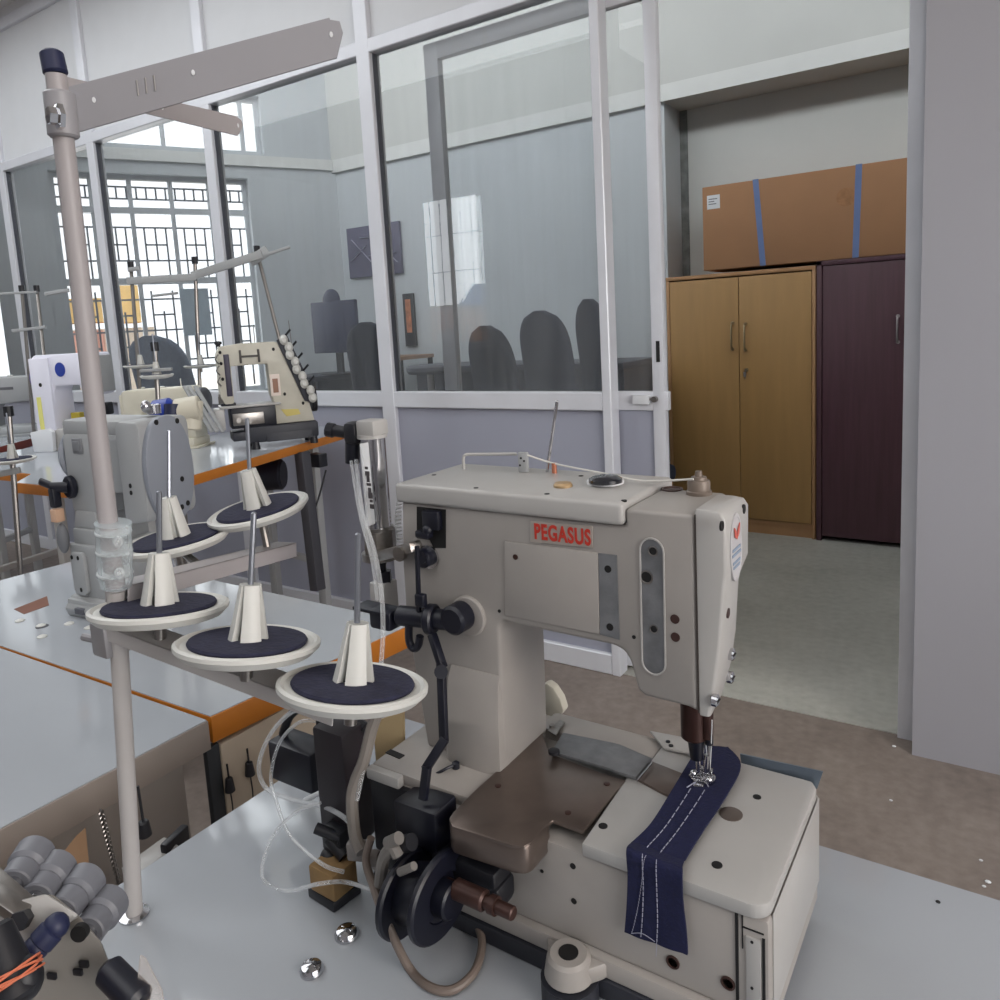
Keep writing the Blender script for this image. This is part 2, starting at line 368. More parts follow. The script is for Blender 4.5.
# sliding door leaf behind the fixed pane
d = thing('door_1', (-1.64, 2.91, 0), None, None); struct(d)
LY0, LY1 = 2.895, 2.935
zt0 = YP(435, 59, LY0).z; zt1 = YP(423, 45, LY0).z
lf = MB(); lf.box(-1.19, -1.14, LY0, LY1, .02, zt1, .004); lf.box(-2.234, -2.158, LY0, LY1, .02, zt1, .004)
lf.box(-2.234, -1.128, LY0+.001, LY1-.001, zt0, zt1, .004); lf.box(-2.234, -1.128, LY0+.001, LY1-.001, 1.13, 1.207, .004); lf.box(-2.234, -1.128, LY0+.001, LY1-.001, .02, .12, .004)
lf.build('door_frame', ALU, d)
MB().box(-2.17, -1.18, LY0+.012, LY1-.012, .12, 1.13).build('door_panel', PANELG, d)
MB().add([(-2.16, 2.915, 1.207), (-1.188, 2.915, 1.207), (-1.188, 2.915, zt0), (-2.16, 2.915, zt0)], [(0, 1, 2, 3)]).build('pane', GLASS, d)
p0 = YP(656, 341, LY0); p1 = YP(660, 362, LY0)
MB().box(p0.x, p1.x, LY0-.003, LY0+.002, p1.z, p0.z).build('door_handle', HOLE, d)
p0 = YP(634, 395, LY0); p1 = YP(651, 404, LY0)
MB().box(p0.x, p1.x, LY0-.02, LY0, p1.z, p0.z, .003).build('lock', PANELW, d)
p0 = YP(654, 396, LY0)
MB().cyl((p0.x+.006, LY0-.018, p0.z-.012), (p0.x+.006, LY0, p0.z-.012), .012, n=14).cyl((p0.x-.02, LY0-.012, p0.z-.012), (p0.x+.01, LY0-.012, p0.z-.012), .005, n=10).build('latch', STEEL, d)
# ---------------------------------------------------------------- cabinets, carton
OAK = mat('ochre_wood_veneer', (172, 134, 84), .45, var=.06, scale=3, stretch=(6, 6, .6))
OAKE = mat('light_wood_edge', (178, 136, 96), .45, var=.08, scale=5)
WINE = mat('dark_wine_veneer', (86, 57, 65), .45, var=.14, scale=5, stretch=(8, 8, .5))
CARD = mat('brown_cardboard', (162, 120, 86), .8, var=.06, scale=3, bump=.2, bscale=20)
BRASSH = mat('satin_handle', (176, 160, 130), .3, .9)
SILVH = mat('silver_handle', (190, 184, 184), .3, .9)
STRAP = mat('blue_strap', (104, 124, 168), .5)
PAPER = mat('white_paper', (226, 228, 230), .7, var=.02)
def handle(px, py0, py1, y, m, parent):
    a = YP(px, py0, y); b = YP(px, py1, y); mb = MB()
    mb.tube([(a.x, y, a.z), (a.x, y-.028, a.z-.012), (a.x, y-.034, (a.z+b.z)/2), (a.x, y-.028, b.z+.012), (a.x, y, b.z)], .006, 8)
    mb.cyl((a.x, y, a.z), (a.x, y-.008, a.z), .011, n=12).cyl((b.x, y, b.z), (b.x, y-.008, b.z), .011, n=12)
    mb.build('handle', m, parent)
YC = 5.19
c = thing('storage_cabinet', (-1.52, 5.4, 0), 'ochre wooden two-door cupboard with curved handles, left of the dark one', 'cabinet')
xa, xb, zc = -2.013, -1.03, 1.768
mb = MB(); t = .022
mb.box(xa, xa+t, YC, YC+.42, 0.0, zc, .002).box(xb-t, xb, YC, YC+.42, 0, zc, .002).box(xa, xb, YC-.004, YC+.42, zc-.025, zc, .002).box(xa+t, xb-t, YC+.01, YC+.42, .075, .1).box(xa+t, xb-t, YC+.02, YC+.04, .0, .075).box(xa+t, xb-t, YC+.4, YC+.418, .05, zc-.02)
mb.build('body', OAKE, c)
xm = YP(739, 340, YC).x
for x0, x1, hp in ((xa+t+.004, xm-.002, (732.5, 323, 349)), (xm+.002, xb-t-.003, (745.5, 324, 350))):
    dr = MB().box(x0, x1, YC-.001, YC+.017, .105, zc-.034, .002).build('door', OAK, c)
    handle(hp[0], hp[1], hp[2], YC-.001, BRASSH, dr)
    if x0 > xm-.01:
        k = YP(746.5, 370, YC)
        MB().cyl((k.x, YC, k.z), (k.x, YC-.012, k.z), .013, n=16).build('lock', BRASSH, dr)
        MB().box(k.x-.012, k.x+.004, YC-.03, YC-.026, k.z-.045, k.z-.01).cyl((k.x, YC-.011, k.z), (k.x, YC-.03, k.z), .003, n=8).tube([(k.x, YC-.026, k.z-.004), (k.x+.004, YC-.028, k.z-.03), (k.x-.002, YC-.027, k.z-.06)], .002, 6).build('key', SILVH, dr)
c = thing('wardrobe_cabinet', (-.52, 5.4, 0), 'dark wine-brown cupboard with a silver handle, beside the ochre one', 'cabinet')
xa, xb, zc = -1.022, -.03, 1.79
mb = MB(); mb.box(xa, xa+.03, YC-.012, YC+.42, 0, zc, .002).box(xb-.03, xb, YC-.012, YC+.42, 0, zc, .002).box(xa, xb, YC-.012, YC+.42, zc-.028, zc, .002).box(xa+.03, xb-.03, YC+.01, YC+.42, .03, .06).box(xa+.03, xb-.03, YC+.4, YC+.418, .03, zc-.02)
mb.build('body', WINE, c)
xm = -.527
for x0, x1 in ((xa+.034, xm-.002), (xm+.002, xb-.034)):
    dr = MB().box(x0, x1, YC-.006, YC+.012, .035, zc-.032, .002).build('door', WINE, c)
    if x0 < xm-.1: handle(898, 316, 342, YC-.006, SILVH, dr)
    else:
        hx = 2*xm - YP(898, 316, YC).x; a = YP(898, 316, YC).z; b = YP(898, 342, YC).z
        MB().tube([(hx, YC-.006, a), (hx, YC-.034, a-.012), (hx, YC-.04, (a+b)/2), (hx, YC-.034, b+.012), (hx, YC-.006, b)], .006, 8).build('handle', SILVH, dr)
c = thing('cardboard_carton', (-.9, 5.4, 1.79), 'long brown cardboard carton with blue straps lying on top of the cupboards', 'box')
x0, x1, z0, z1 = -1.744, .12, 1.793, 2.337; yb0, yb1 = YC+.0, YC+.4
MB().box(x0, x1, yb0, yb1, z0, z1, .004).build('box', CARD, c)
mb = MB(); mb.box(x0+.004, x1-.004, yb0+.19, yb0+.21, z1-.001, z1+.002); mb.build('lid_seam', mat('tape', (150, 110, 76), .5), c)
for q0, q1 in (((755.5, 182), (763, 265)), ((859, 166), (855.5, 257))):
    a = YP(q0[0], q0[1], yb0); b = YP(q1[0], q1[1], yb0); s = .018
    mb = MB(); mb.slab([(a.x-s, yb0-.002, z1+.002), (a.x+s, yb0-.002, z1+.002), (b.x+s, yb0-.002, z0), (b.x-s, yb0-.002, z0)], (0, 1, 0), .003)
    mb.box(a.x-s, a.x+s, yb0-.002, yb1+.002, z1, z1+.003).box(a.x-s, a.x+s, yb1, yb1+.003, z0, z1)
    mb.build('strap', STRAP, c)
a = YP(707, 196, yb0); b = YP(720, 208, yb0)
lb = MB().box(a.x, b.x, yb0-.0025, yb0, b.z, a.z).build('label', PAPER, c)
mb = MB()
for i in range(3): mb.box(a.x+.01, a.x+.01+(b.x-a.x-.02)*(.9, .6, .8)[i], yb0-.0032, yb0-.002, a.z-.028-i*.016, a.z-.022-i*.016)
mb.build('print', mat('grey_ink', (120, 122, 126), .7), lb)
a = YP(846, 197, yb0); mb = MB()
for dx, dz, r in ((.0, 0, .055),): mb = MB().lathe([(r, 0), (r, .0006), (0, .0006)], (a.x+dx, yb0-.0004*r*30, a.z+dz), (0, -1, 0), 18)
mb.build('stain', mat('faded_print', (158, 114, 78), .8, var=.15, scale=40), c)
# ---------------------------------------------------------------- office chairs seen from behind through the glass
CHF = mat('charcoal_upholstery', (34, 40, 58), .9, var=.1, scale=40, bump=.3, bscale=150)
CHF2 = mat('slate_upholstery', (112, 122, 140), .9, var=.1, scale=40)
CHP = mat('chair_black_plastic', (26, 27, 32), .5)
def office_chair(x, y, zt, w, rz, label, group='office chairs behind the glass', fab=CHF, arms=False):
    """tall rounded back; zt = top of the back"""
    c = thing('office_chair', (x, y, .004), label, 'chair', rz, group)
    zs = zt*.42; hb = zt-zs-.06
    rings = []
    for i in range(25):
        t = i/24; z = zs+.06+hb*t
        ww = w/2*(1.0-.07*t)*(1 if t < .7 else max(0, 1-((t-.7)/.302)**2.8)**.42); ww = max(ww, .02)
        yy = -.22-.10*t+.03*math.sin(PI*t); th = .045*(1 if t < .85 else (1-(t-.85)*3))
        rings.append([(ww*math.copysign(abs(math.cos(a))**.6, math.cos(a)), yy+th*math.copysign(abs(math.sin(a))**.7, math.sin(a)), z) for a in [2*PI*k/24 for k in range(24)]])
    MB().loft(rings).build('backrest', fab, c, 50, world=False)
    MB().box(-w*.52, w*.52, -.24, .26, zs-.05, zs+.05, .035).build('seat', fab, c, 50, world=False)
    MB().cyl((0, 0, .12), (0, 0, zs-.05), .03).cyl((0, 0, .1), (0, 0, .3), .045).build('gas_lift', CHP, c, world=False)
    b = MB()
    for k in range(5):
        a = 2*PI*k/5; b.bar((0, 0, .12), (.17*math.cos(a), .17*math.sin(a), .08), .05, .04, .008)
    b = b.build('base', CHP, c, world=False)
    w_ = MB()
    for k in range(5):
        a = 2*PI*k/5; p = Vector((.17*math.cos(a), .17*math.sin(a), .03)); w_.cyl(p-Vector((0, .02, 0)), p+Vector((0, .02, 0)), .03, n=12)
    w_.build('castors', CHP, b, world=False)
    b = MB().tube([(0, -.05, zs-.06), (0, -.24, zs-.05), (0, -.28, zs+.12)], .022).build('back_bracket', CHP, c, world=False)
    for s in ((-1, 1) if arms else ()): MB().tube([(s*w*.5, -.12, zs), (s*(w*.5+.05), -.1, zs+.18), (s*(w*.5+.04), .12, zs+.2)], .018).build('armrest', CHP, c, world=False)
    return c
def chair_px(pxl, pxr, pyt, y, rz, label, **k):
    pm = YP((pxl+pxr)/2, pyt, y); w = (YP(pxr, pyt+45, y)-YP(pxl, pyt+45, y)).x
    return office_chair(pm.x, y+.3, pm.z, abs(w)*.98, rz, label, **k)
chair_px(467, 517, 326, 3.35, -.1, 'charcoal office chair with the lowest back, leftmost of three in a row')
chair_px(518, 575, 311, 3.9, -.12, 'charcoal office chair in the middle of the row of three behind the glass', arms=True)
chair_px(581, 622, 299, 3.35, -.2, 'charcoal office chair with the tallest back, behind the door post')
chair_px(340, 388, 323, 3.45, .1, 'charcoal office chair behind the glass, in front of the dark monitor')
chair_px(119, 190, 336, 3.28, -.1, 'wide slate office chair behind the cream lockstitch machine, under the grille window', fab=CHF2)
# dark reception desk behind the chairs
c = thing('reception_desk', (-2.75, 4.75, .004), 'long dark desk behind the row of office chairs', 'desk')
DK = mat('dark_desk_laminate', (44, 46, 58), .4)
MB().box(-3.75, -2.02, 4.45, 5.05, 1.19, 1.23, .004).build('desk_top', DK, c)
MB().box(-3.73, -2.04, 4.5, 4.53, .1, 1.19).build('modesty_panel', DK, c)
for x in (-3.73, -2.07): MB().box(x, x+.03, 4.53, 5.02, .004, 1.19).build('side_panel', DK, c)
# monitor on the desk
a = YP(310, 303, 4.6); b = YP(358, 352, 4.6)
c = thing('desk_monitor', ((a.x+b.x)/2, 4.62, 1.17), 'dark computer monitor on the desk left of the poster', 'monitor')
MB().box(a.x, b.x, 4.6, 4.64, max(1.26, b.z), a.z, .008).build('screen_housing', NAVYPL, c)
MB().ball(((a.x+b.x)/2-.02, 4.62, a.z+.01), .1, .02, .09).build('top_dome', NAVYPL, c)
MB().box((a.x+b.x)/2-.03, (a.x+b.x)/2+.03, 4.63, 4.66, 1.18, 1.4).box((a.x+b.x)/2-.14, (a.x+b.x)/2+.14, 4.55, 4.75, 1.17, 1.185, .004).build('stand', CHP, c)
# extend desk under the monitor
c = thing('side_desk', (-4.8, 4.75, .004), 'dark side desk carrying the monitor behind the glass', 'desk')
MB().box(-5.2, -4.72, 4.4, 5.05, 1.13, 1.17, .004).build('desk_top', DK, c)
for x in (-5.18, -4.77): MB().box(x, x+.03, 4.45, 5.0, .004, 1.13).build('side_panel', DK, c)
# wall things
def on_back(p0, p1, y): a = YP(*p0, y); b = YP(*p1, y); return min(a.x, b.x), max(a.x, b.x), min(a.z, b.z), max(a.z, b.z)
x0, x1, z0, z1 = on_back((346, 229), (402, 273), YB)
c = thing('wall_poster', ((x0+x1)/2, YB+.03, (z0+z1)/2), 'dark violet framed poster with pale strokes, on the wall behind the glass', 'poster')
MB().box(x0, x1, YB, YB+.028, z0, z1, .004).build('frame', mat('poster_violet', (94, 92, 114), .5, var=.1), c)
mb = MB()
for p, q in (((352, 240), (372, 262)), ((360, 238), (392, 236)), ((368, 256), (396, 252)), ((352, 262), (366, 246)), ((380, 244), (398, 262))):
    mb.bar(YP(*p, YB-.002), YP(*q, YB-.002), .002, .03, 0, (0, 1, 0))
mb.build('picture', mat('poster_pale', (178, 178, 196), .5), c)
x0, x1, z0, z1 = on_back((402, 294), (416, 346), YB)
c = thing('notice_board', ((x0+x1)/2, YB+.03, (z0+z1)/2), 'small dark framed notice with an orange picture, on the wall left of the stool', 'picture')
MB().box(x0, x1, YB, YB+.028, z0, z1, .004).build('frame', BLACK, c)
MB().box(x0+.03, x1-.03, YB-.003, YB+.002, z0+.12, z1-.05).build('picture', mat('orange_print', (190, 120, 84), .6, var=.3, scale=20), c)
p = YP(430, 366, 4.2)
c = thing('round_stool', (p.x, 4.2, .004), 'round grey stool standing left of the row of office chairs', 'stool')
MB().lathe([(.0, 0), (.15, 0), (.165, .02), (.165, .045), (.15, .06), (0, .065)], (p.x, 4.2, p.z-.05)).build('seat', mat('stool_grey', (92, 94, 102), .6), c)
MB().cyl((p.x, 4.2, .03), (p.x, 4.2, p.z-.05), .025).cyl((p.x, 4.2, .004), (p.x, 4.2, .035), .17, .05, 24).build('pedestal', STEEL, c)
p = YP(402, 356, 4.9)
c = thing('side_table', (p.x-.1, 4.95, .004), 'small wooden side table under the framed notice', 'table')
MB().box(p.x-.28, p.x+.1, 4.7, 5.2, p.z-.03, p.z, .003).build('table_top', mat('side_wood', (150, 120, 96), .5), c)
for dx in (-.27, .06):
    for yy in (4.72, 5.16): MB().box(p.x+dx, p.x+dx+.03, yy, yy+.03, .004, p.z-.03).build('leg', BLACK, c)
# pale sheet hung on the grille window
a = W(-1.33, 2.08, .08); 
mb = MB(); mb.box(2.7-1.40, 2.7-1.17, .078, .081, 1.56, 1.96, 0, TL); tag(mb.build('paper_sheet', mat('blue_grey_sheet', (164, 178, 188), .7), None, loc=W(-1.28, 1.76, .08)), 'pale blue-grey sheet hung on the grille window between the stands', 'sheet')
# outside the far window
o = W(-2.6, 0, 2.2)
def out(a0, a1, z0, z1, y, m, mb=None): return (mb or MB()).box(2.7+a0, 2.7+a1, y, y+.6, z0, z1, 0, TL)
c = thing('roadside_shop', W(-1.9, 0, 3), 'sunlit roadside shop front in yellow, teal and red outside the grille window', 'building')
out(-2.7, -1.3, 0, 1.72, 3.3, 0).build('wall', mat('shop_wall', (236, 216, 196), .8), c)
out(-1.66, -1.42, 1.78, 2.22, 3.2, 0).build('sign_yellow', mat('sign_yellow', (250, 205, 130), .6), c)
out(-2.5, -2.26, 1.55, 1.73, 3.2, 0).build('awning_teal', mat('awning_teal', (70, 190, 180), .6), c)
out(-2.18, -1.86, 1.45, 1.7, 3.2, 0).build('sign_red', mat('sign_red', (236, 160, 140), .6, var=.4, scale=6, stretch=(8, 8, .5)), c)
out(-2.4, -1.82, 1.8, 2.08, 3.25, 0).build('fascia', mat('shop_cream', (230, 186, 110), .6), c)
# outside the window behind the viewer (seen as a reflection)
c = thing('neighbour_house', (-6.6, -9, 0), 'orange house with a blue roof outside the rear window, mirrored in the pane', 'building')
MB().box(-12, -4.6, -9.6, -9, 0, 2.05).build('wall', mat('house_orange', (226, 160, 110), .8), c)
MB().prism([(-9.9, 2.0), (-8.7, 2.0), (-9.3, 2.5)], 'X', -10.6, -6.6).build('roof', mat('house_blue', (70, 110, 190), .6), c)
struct(MB().box(-30, 30, -30, 30, -.16, -.12).build('ground', mat('yard_ground', (170, 162, 150), .9)))
# ---------------------------------------------------------------- near table
ZT = .9
def V(*a): return Vector(a)
tb = thing('sewing_table', (-.3, .5, 0), 'white-topped sewing table in the foreground under the large cream machine', 'table')
top = MB().prism([(-.824, .12), (.62, .12), (.62, .85), (-.82, .85)], 'Z', .862, ZT, .003)
top.build('table_top', WHITE_LAM, tb)
lg = MB()
for x in (-.74, .52):
    mb = MB(); mb.box(x, x+.05, .2, .25, .05, .86, .004).box(x, x+.05, .72, .77, .05, .86, .004).box(x, x+.05, .16, .8, .0, .05, .006).box(x, x+.05, .2, .77, .55, .59, .003)
    mb.build('leg', GREYEN, tb)
MB().box(-.72, .55, .47, .5, .3, .34, .003).build('crossbar', GREYEN, tb)
def plug(px, py, r, m=CHROME):
    p = ZP(px, py, ZT)
    return MB().lathe([(r, 0), (r, .002), (r*.8, .006), (r*.45, .0075), (0, .008)], p, n=24).cyl(p+V(-r*.5, 0, .0065), p+V(r*.5, 0, .0065), .0012, n=8).build('hole_plug', m, tb)
plug(347, 935, .0125); plug(312, 971, .0115)
for q in ((817, 864), (938, 902)):
    p = ZP(*q, ZT); MB().cyl(p, p+V(0, 0, .0006), .0022, n=12).build('screw_hole', HOLE, tb)
# ---------------------------------------------------------------- main machine
m = thing('industrial_sewing_machine', (-.35, .64, ZT), 'large cream industrial sewing machine with a red name badge, in the foreground', 'sewing machine')
YA = .613; YBED = .552; ZB = 1.042
def A2(px, py): p = YP(px, py, YA); return (p.x, p.z)
B = lambda mb, n, mt, par=m, ang=32: mb.build(n, mt, par, ang)
# tray and base
mb = MB(); mb.box(-.562, -.15, .543, .735, ZT, .921, .004)
lx = ZP(572, 962, .93).x
mb.cyl((lx, .533, ZT), (lx, .533, .921), .026, n=28)
B(mb, 'oil_tray', TRAY)
mb = MB(); mb.box(-.563, -.1435, .5455, .736, .9215, .9395, .002)
mb.cyl((lx, .533, .9215), (lx, .533, .944), .0225, .0195, 28, .003).prism([(lx-.03, .546), (lx+.032, .546), (lx+.02, .53), (lx-.02, .53)], 'Z', .9215, .938, .003)
fl = B(mb, 'base_flange', CREAM)
B(MB().cyl((lx, .533, .943), (lx, .533, .9446), .009, n=20), 'screw_hole', HOLE, fl)
# bed
bed = MB(); bed.box(-.561, -.143, YBED, .735, .9396, 1.0305, .004)
bed.box(-.561, -.43, YBED+.004, .735, 1.028, ZB, .003)
bed.box(-.44, -.30, .705, .745, 1.0, ZB+.001, .005).box(-.32, -.143, .70, .742, 1.0, 1.0305, .004)
bed = B(bed, 'bed', CREAM)
def dot_y(par, px, py, y, r, m_=HOLE, d=.0006, ry=1.0):
    p = YP(px, py, y); return MB().lathe([(r, 0), (r, d), (0, d)], p, (0, -1, 0), 18).build('screw_hole', m_, par)
for q in ((542, 871, .0018), (573, 866, .0028), (574, 901, .0028)): dot_y(bed, *q[:2], YBED, q[2])
for q in ((673, 962), (728, 983)):
    p = YP(*q, YBED); MB().lathe([(.006, 0), (.006, .001), (.0045, .0012), (.0042, -.0005), (0, -.0005)], p, (0, -1, 0), 20).build('screw', BROWNMET, bed)
# slotted lip at the bed's left front
p = ZP(383, 757, ZB)
lip = MB(); 
for q0, q1 in (((388, 751), (402, 757)), ): 
    a = ZP(*q0, ZB+.0006); b = ZP(*q1, ZB+.0006); lip.bar(a, b, .008, .001)
B(lip, 'slot', HOLE, bed)
MBs = MB(); a = YP(383, 759, YBED+.003); MBs.box(-.56, -.515, YBED-.006, YBED+.004, 1.03, 1.0425, .002)
B(MBs, 'front_lip', CREAM2, bed)
B(MB().box(-.56, -.46, YBED-.002, YBED+.02, .945, 1.03, .003), 'side_box', BLACK, bed)
# small screw with lead near pillar
p = ZP(456, 768, ZB)
B(MB().lathe([(.004, 0), (.004, .006), (.002, .0075), (0, .0075)], p).tube([p+V(0, 0, .004), p+V(-.006, -.012, .003), p+V(-.02, -.02, -.008), p+V(-.028, -.022, -.03)], .0016), 'clip_screw', NAVYM, bed)
# right-hand cover plate
R0 = .016
pl = [(ZP(584, 842, ZB).x, YBED-.004)]
c0 = V(-.143-R0, YBED-.004+R0, 0)
pl += [(c0.x+R0*math.sin(a), c0.y-R0*math.cos(a)) for a in [i*PI/2/6 for i in range(7)]]
q = ZP(815, 797, ZB)
pl += [(-.143, .728), (-.149, .738), (-.30, .738), (-.30, .70), (ZP(626, 780, ZB).x, ZP(626, 780, ZB).y)]
cov = B(MB().prism(pl, 'Z', 1.0312, ZB+.002, .0035), 'bed_cover', CREAM2)
zc_ = ZB+.0022
for q, r, mt in (((603, 826), .0042, HOLE), ((757, 797), .0038, HOLE), ((717, 865), .0045, HOLE), ((731, 814), .0105, STEELP), ((612, 828), .0001, HOLE)):
    if r < .001: continue
    p = ZP(*q, zc_); B(MB().lathe([(r, -.001), (r, .0004), (r*.6, .0006), (0, .0006)], p, n=20), 'screw', mt, cov)
# hinged end cover with its dark seams
s = MB()
xg = YP(737, 940, YBED).x; xg2 = YP(764, 940, YBED).x
s.box(xg-.0012, xg+.0012, YBED-.001, YBED+.006, .94, 1.031).box(xg+.004, xg+.005, YBED-.0008, YBED+.006, 1.0, 1.031).box(xg2-.0012, xg2+.0008, YBED-.001, YBED+.006, .945, YP(762, 938, YBED).z).box(xg+.004, xg2, YBED-.0008, YBED+.004, YP(755, 931, YBED).z-.0005, YP(755, 931, YBED).z+.0005)
B(s, 'seam', HOLE, bed)
hp = MB().box(xg+.007, xg2-.002, YBED-.0015, YBED+.003, .945, YP(755, 936, YBED).z-.002, .001)
hp = B(hp, 'hinge_plate', CREAM2, bed)
for q in ((752, 942), (752, 988)): dot_y(hp, *q, YBED-.0015, .0012)
B(MB().box(-.1432, -.1418, .562, .735, .942, 1.0305, .001), 'end_cover', CREAM2, bed)
# steel work plate with its tongue
zp = 1.0445
def P(px, py, z=zp): v = ZP(px, py, z); return (v.x, v.y)
wp = [P(541, 729), P(503, 765), P(476, 789), P(453, 812), P(449, 819), P(452, 826), P(512, 845), P(524, 846), P(531, 842), P(549, 823), P(553, 820), P(583, 831), P(626, 780), P(600, 772), P(560, 757), P(549, 752)]
work = MB().prism(wp, 'Z', 1.0405, zp, .0012)
tg = [P(476, 789), P(453, 812), P(448.5, 819), P(451, 826.5), P(512, 845.5), P(524, 847), P(532, 843), P(550, 823), P(541, 800), P(510, 790)]
work.prism(tg, 'Z', 1.016, zp-.0003, .004)
work = B(work, 'work_plate', STEELP)
for q in ((498, 786), (568, 813), (607, 784)):
    p = ZP(*q, zp); B(MB().lathe([(.0032, -.0005), (.0032, .0006), (.0015, .0009), (0, .0009)], p, n=14), 'screw', BROWNMET, work)
sp = [P(552, 755), P(563, 736), P(612, 746), P(620, 748), P(652, 762), P(636, 781), P(616, 775), P(609, 772)]
sl = B(MB().prism([(x, y) for x, y in sp], 'Z', zp+.0005, zp+.0045, .0008), 'slide_plate', RAWSTEEL)
p = ZP(554, 753, zp+.0045); B(MB().lathe([(.006, 0), (.006, .003), (.003, .004), (0, .004)], p), 'screw', BLACK, sl)
B(MB().bar(ZP(637, 781, zp+.005), ZP(652, 763, zp+.005), .0012, .0016), 'bright_edge', CHROME, sl)
npl = [P(652, 763), P(690, 778), P(712, 785), P(690, 806), P(664, 795), P(638, 781)]
nd = B(MB().prism(npl, 'Z', 1.0405, zp+.0022, .0006), 'needle_plate', STEELP)
# rear fittings
bk = B(MB().slab([YP(742, 768, .742), YP(817, 789, .742), YP(823, 772, .747), YP(740, 754, .747)], (0, 1, 0), .0018), 'rear_guide', mat('blue_steel', (116, 128, 140), .3, .7))
rp = [ZP(650, 733, ZB+.003), ZP(692, 741, ZB+.003), ZP(697, 757, ZB+.003), ZP(664, 750, ZB+.003)]
rb = B(MB().slab([p for p in rp], (0, 0, 1), .003, .0008), 'rear_bracket', CREAM2)
for q in ((668, 742), (671, 746)): p = ZP(*q, ZB+.006); B(MB().lathe([(.0025, 0), (.0025, .001), (0, .001)], p, n=12), 'screw', BLACK, rb)
cl = [ZP(548, 732, zp), ZP(560, 721, zp), ZP(565, 723, zp), ZP(561, 729, zp), ZP(556, 737, zp)]
B(MB().slab(cl, (0, 0, 1), .002).lathe([(.003, 0), (.003, .004), (0, .004)], ZP(552, 728, zp)), 'rear_clip', STEEL)
y_ = .77
pts = [YP(x, y, y_) for x, y in ((541, 716), (541, 686), (546, 683), (553, 688), (560, 699), (564, 711), (558, 718), (549, 719))]
B(MB().slab(pts, (0, 1, 0), .014, .003), 'rear_guard', BEIGE)
# pillar + arm + head casting
arm = [A2(401, 501), A2(402, 566), (-.548, 1.19), (-.53, 1.0405), (-.4265, 1.0405), (-.4245, 1.12), (-.4235, 1.198), (-.418, 1.2055), A2(537, 629.5), A2(560, 634.5), A2(600, 643), A2(614, 646), A2(624, 652), A2(630, 662), A2(634, 678), A2(637, 690), A2(645, 697), A2(690, 708), (-.2175, 1.156), (-.2175, 1.334), (-.281, 1.334), (-.281, 1.318)]
arm = B(MB().prism(arm, 'Y', YA, .703, .005, seg=3), 'arm', CREAM, ang=38)
# swelling at the foot of the pillar
sw = MB(); rings = []
for t in range(9):
    u = t/8; z = 1.041+.105*u; e = math.sin(min(1, (1-u)*2.2)*PI/2)*.0
    k = math.cos(u*PI/2)**.5
    y = YA-.001-.013*k
    rings.append([(-.499+.012*u, YA+.01, z), (-.499+.012*u, YA-.001-.004*k, z), (-.488, y, z), (-.44, y, z), (-.4265, YA-.001-.007*k, z), (-.4262, YA+.01, z)])
sw.loft(rings); B(sw, 'pillar_foot', CREAM, arm, 50)
# top cover
tc = MB().box(-.5465, -.2815, .6085, .733, 1.3185, 1.3395, .0045, seg=3)
tcv = B(tc, 'top_cover', CREAM2)
ZTOP = 1.3395; ZH = 1.334
def dot_z(par, px, py, z, r, mt=HOLE, prof=None, nm='screw_hole'):
    p = ZP(px, py, z); return MB().lathe(prof or [(r, -.001), (r, .0004), (0, .0004)], p, n=24).build(nm, mt, par)
for q in ((434, 475), (476, 488), (547, 494), (624, 500.5), (581, 476)): dot_z(tcv, *q, ZTOP, .0026)
dot_z(tcv, 563, 486.5, ZTOP, 0, mat('brass_cap', (170, 144, 108), .4, .4), [(.0095, -.001), (.0095, .002), (.008, .004), (.003, .005), (0, .005)], 'brass_cap')
gw = dot_z(tcv, 605.5, 483, ZTOP, 0, mat('white_ring', (226, 226, 228), .3), [(.0185, -.001), (.0185, .003), (.0165, .0042), (0, .0042)], 'sight_ring')
dot_z(gw, 605.5, 481, ZTOP+.0042, 0, mat('black_glass', (20, 22, 32), .06, coat=1), [(.0165, -.001), (.0165, .0025), (.012, .005), (.005, .0062), (0, .0064)], 'oil_sight')
hs = dot_z(arm, 672, 489.5, ZH, 0, BROWNMET, [(.0105, -.001), (.0105, .0012), (.008, .0014), (.0075, .0004), (0, .0004)], 'hole_cap')
p = ZP(699, 494, ZH)
kn = B(MB().lathe([(.0118, 0), (.0118, .003), (.0105, .004), (.0105, .0115), (.0095, .0135), (.0075, .014), (.007, .0165), (.0035, .017), (.003, .022), (0, .0222)], p, n=28), 'pressure_knob', mat('knob_brown', (122, 110, 100), .45, .2), arm)
# thread guides on top
tg_ = MB().tube([ZP(464, 469, ZTOP), ZP(464, 469, ZTOP)+V(0, 0, .012), ZP(464, 469, ZTOP)+V(.003, .001, .0165), ZP(464, 469, ZTOP)+V(.012, .004, .017), ZP(516, 470, ZTOP)+V(-.004, 0, .018), ZP(516, 470, ZTOP)+V(0, 0, .018)], .0018, 8)
tg_ = B(tg_, 'thread_guide_wire', CREAM2, tcv)
q = ZP(524, 472, ZTOP)
gb_ = B(MB().cbox(q+V(0, 0, .011), .011, .006, .022, .001, .15), 'guide_block', GREYEN, tcv)
for dx, dz in ((-.001, .016), (.003, .013), (-.0025, .008)): B(MB().lathe([(.0012, 0), (.0012, .0006), (0, .0006)], q+V(dx, -.0032, dz), (0, -1, 0), 10), 'hole', HOLE, gb_)
q = ZP(547, 472, ZTOP); q2 = YP(557, 402, q.y)
B(MB().cyl(q, q2, .0018, n=10).ball(q2, .0018, n=8), 'spool_pin', CHROME, tcv)
q = ZP(554.5, 473, ZTOP)
B(MB().cyl(q, q+V(0, 0, .011), .0028, n=12), 'copper_pin', mat('copper', (200, 130, 104), .35, .7), tcv)
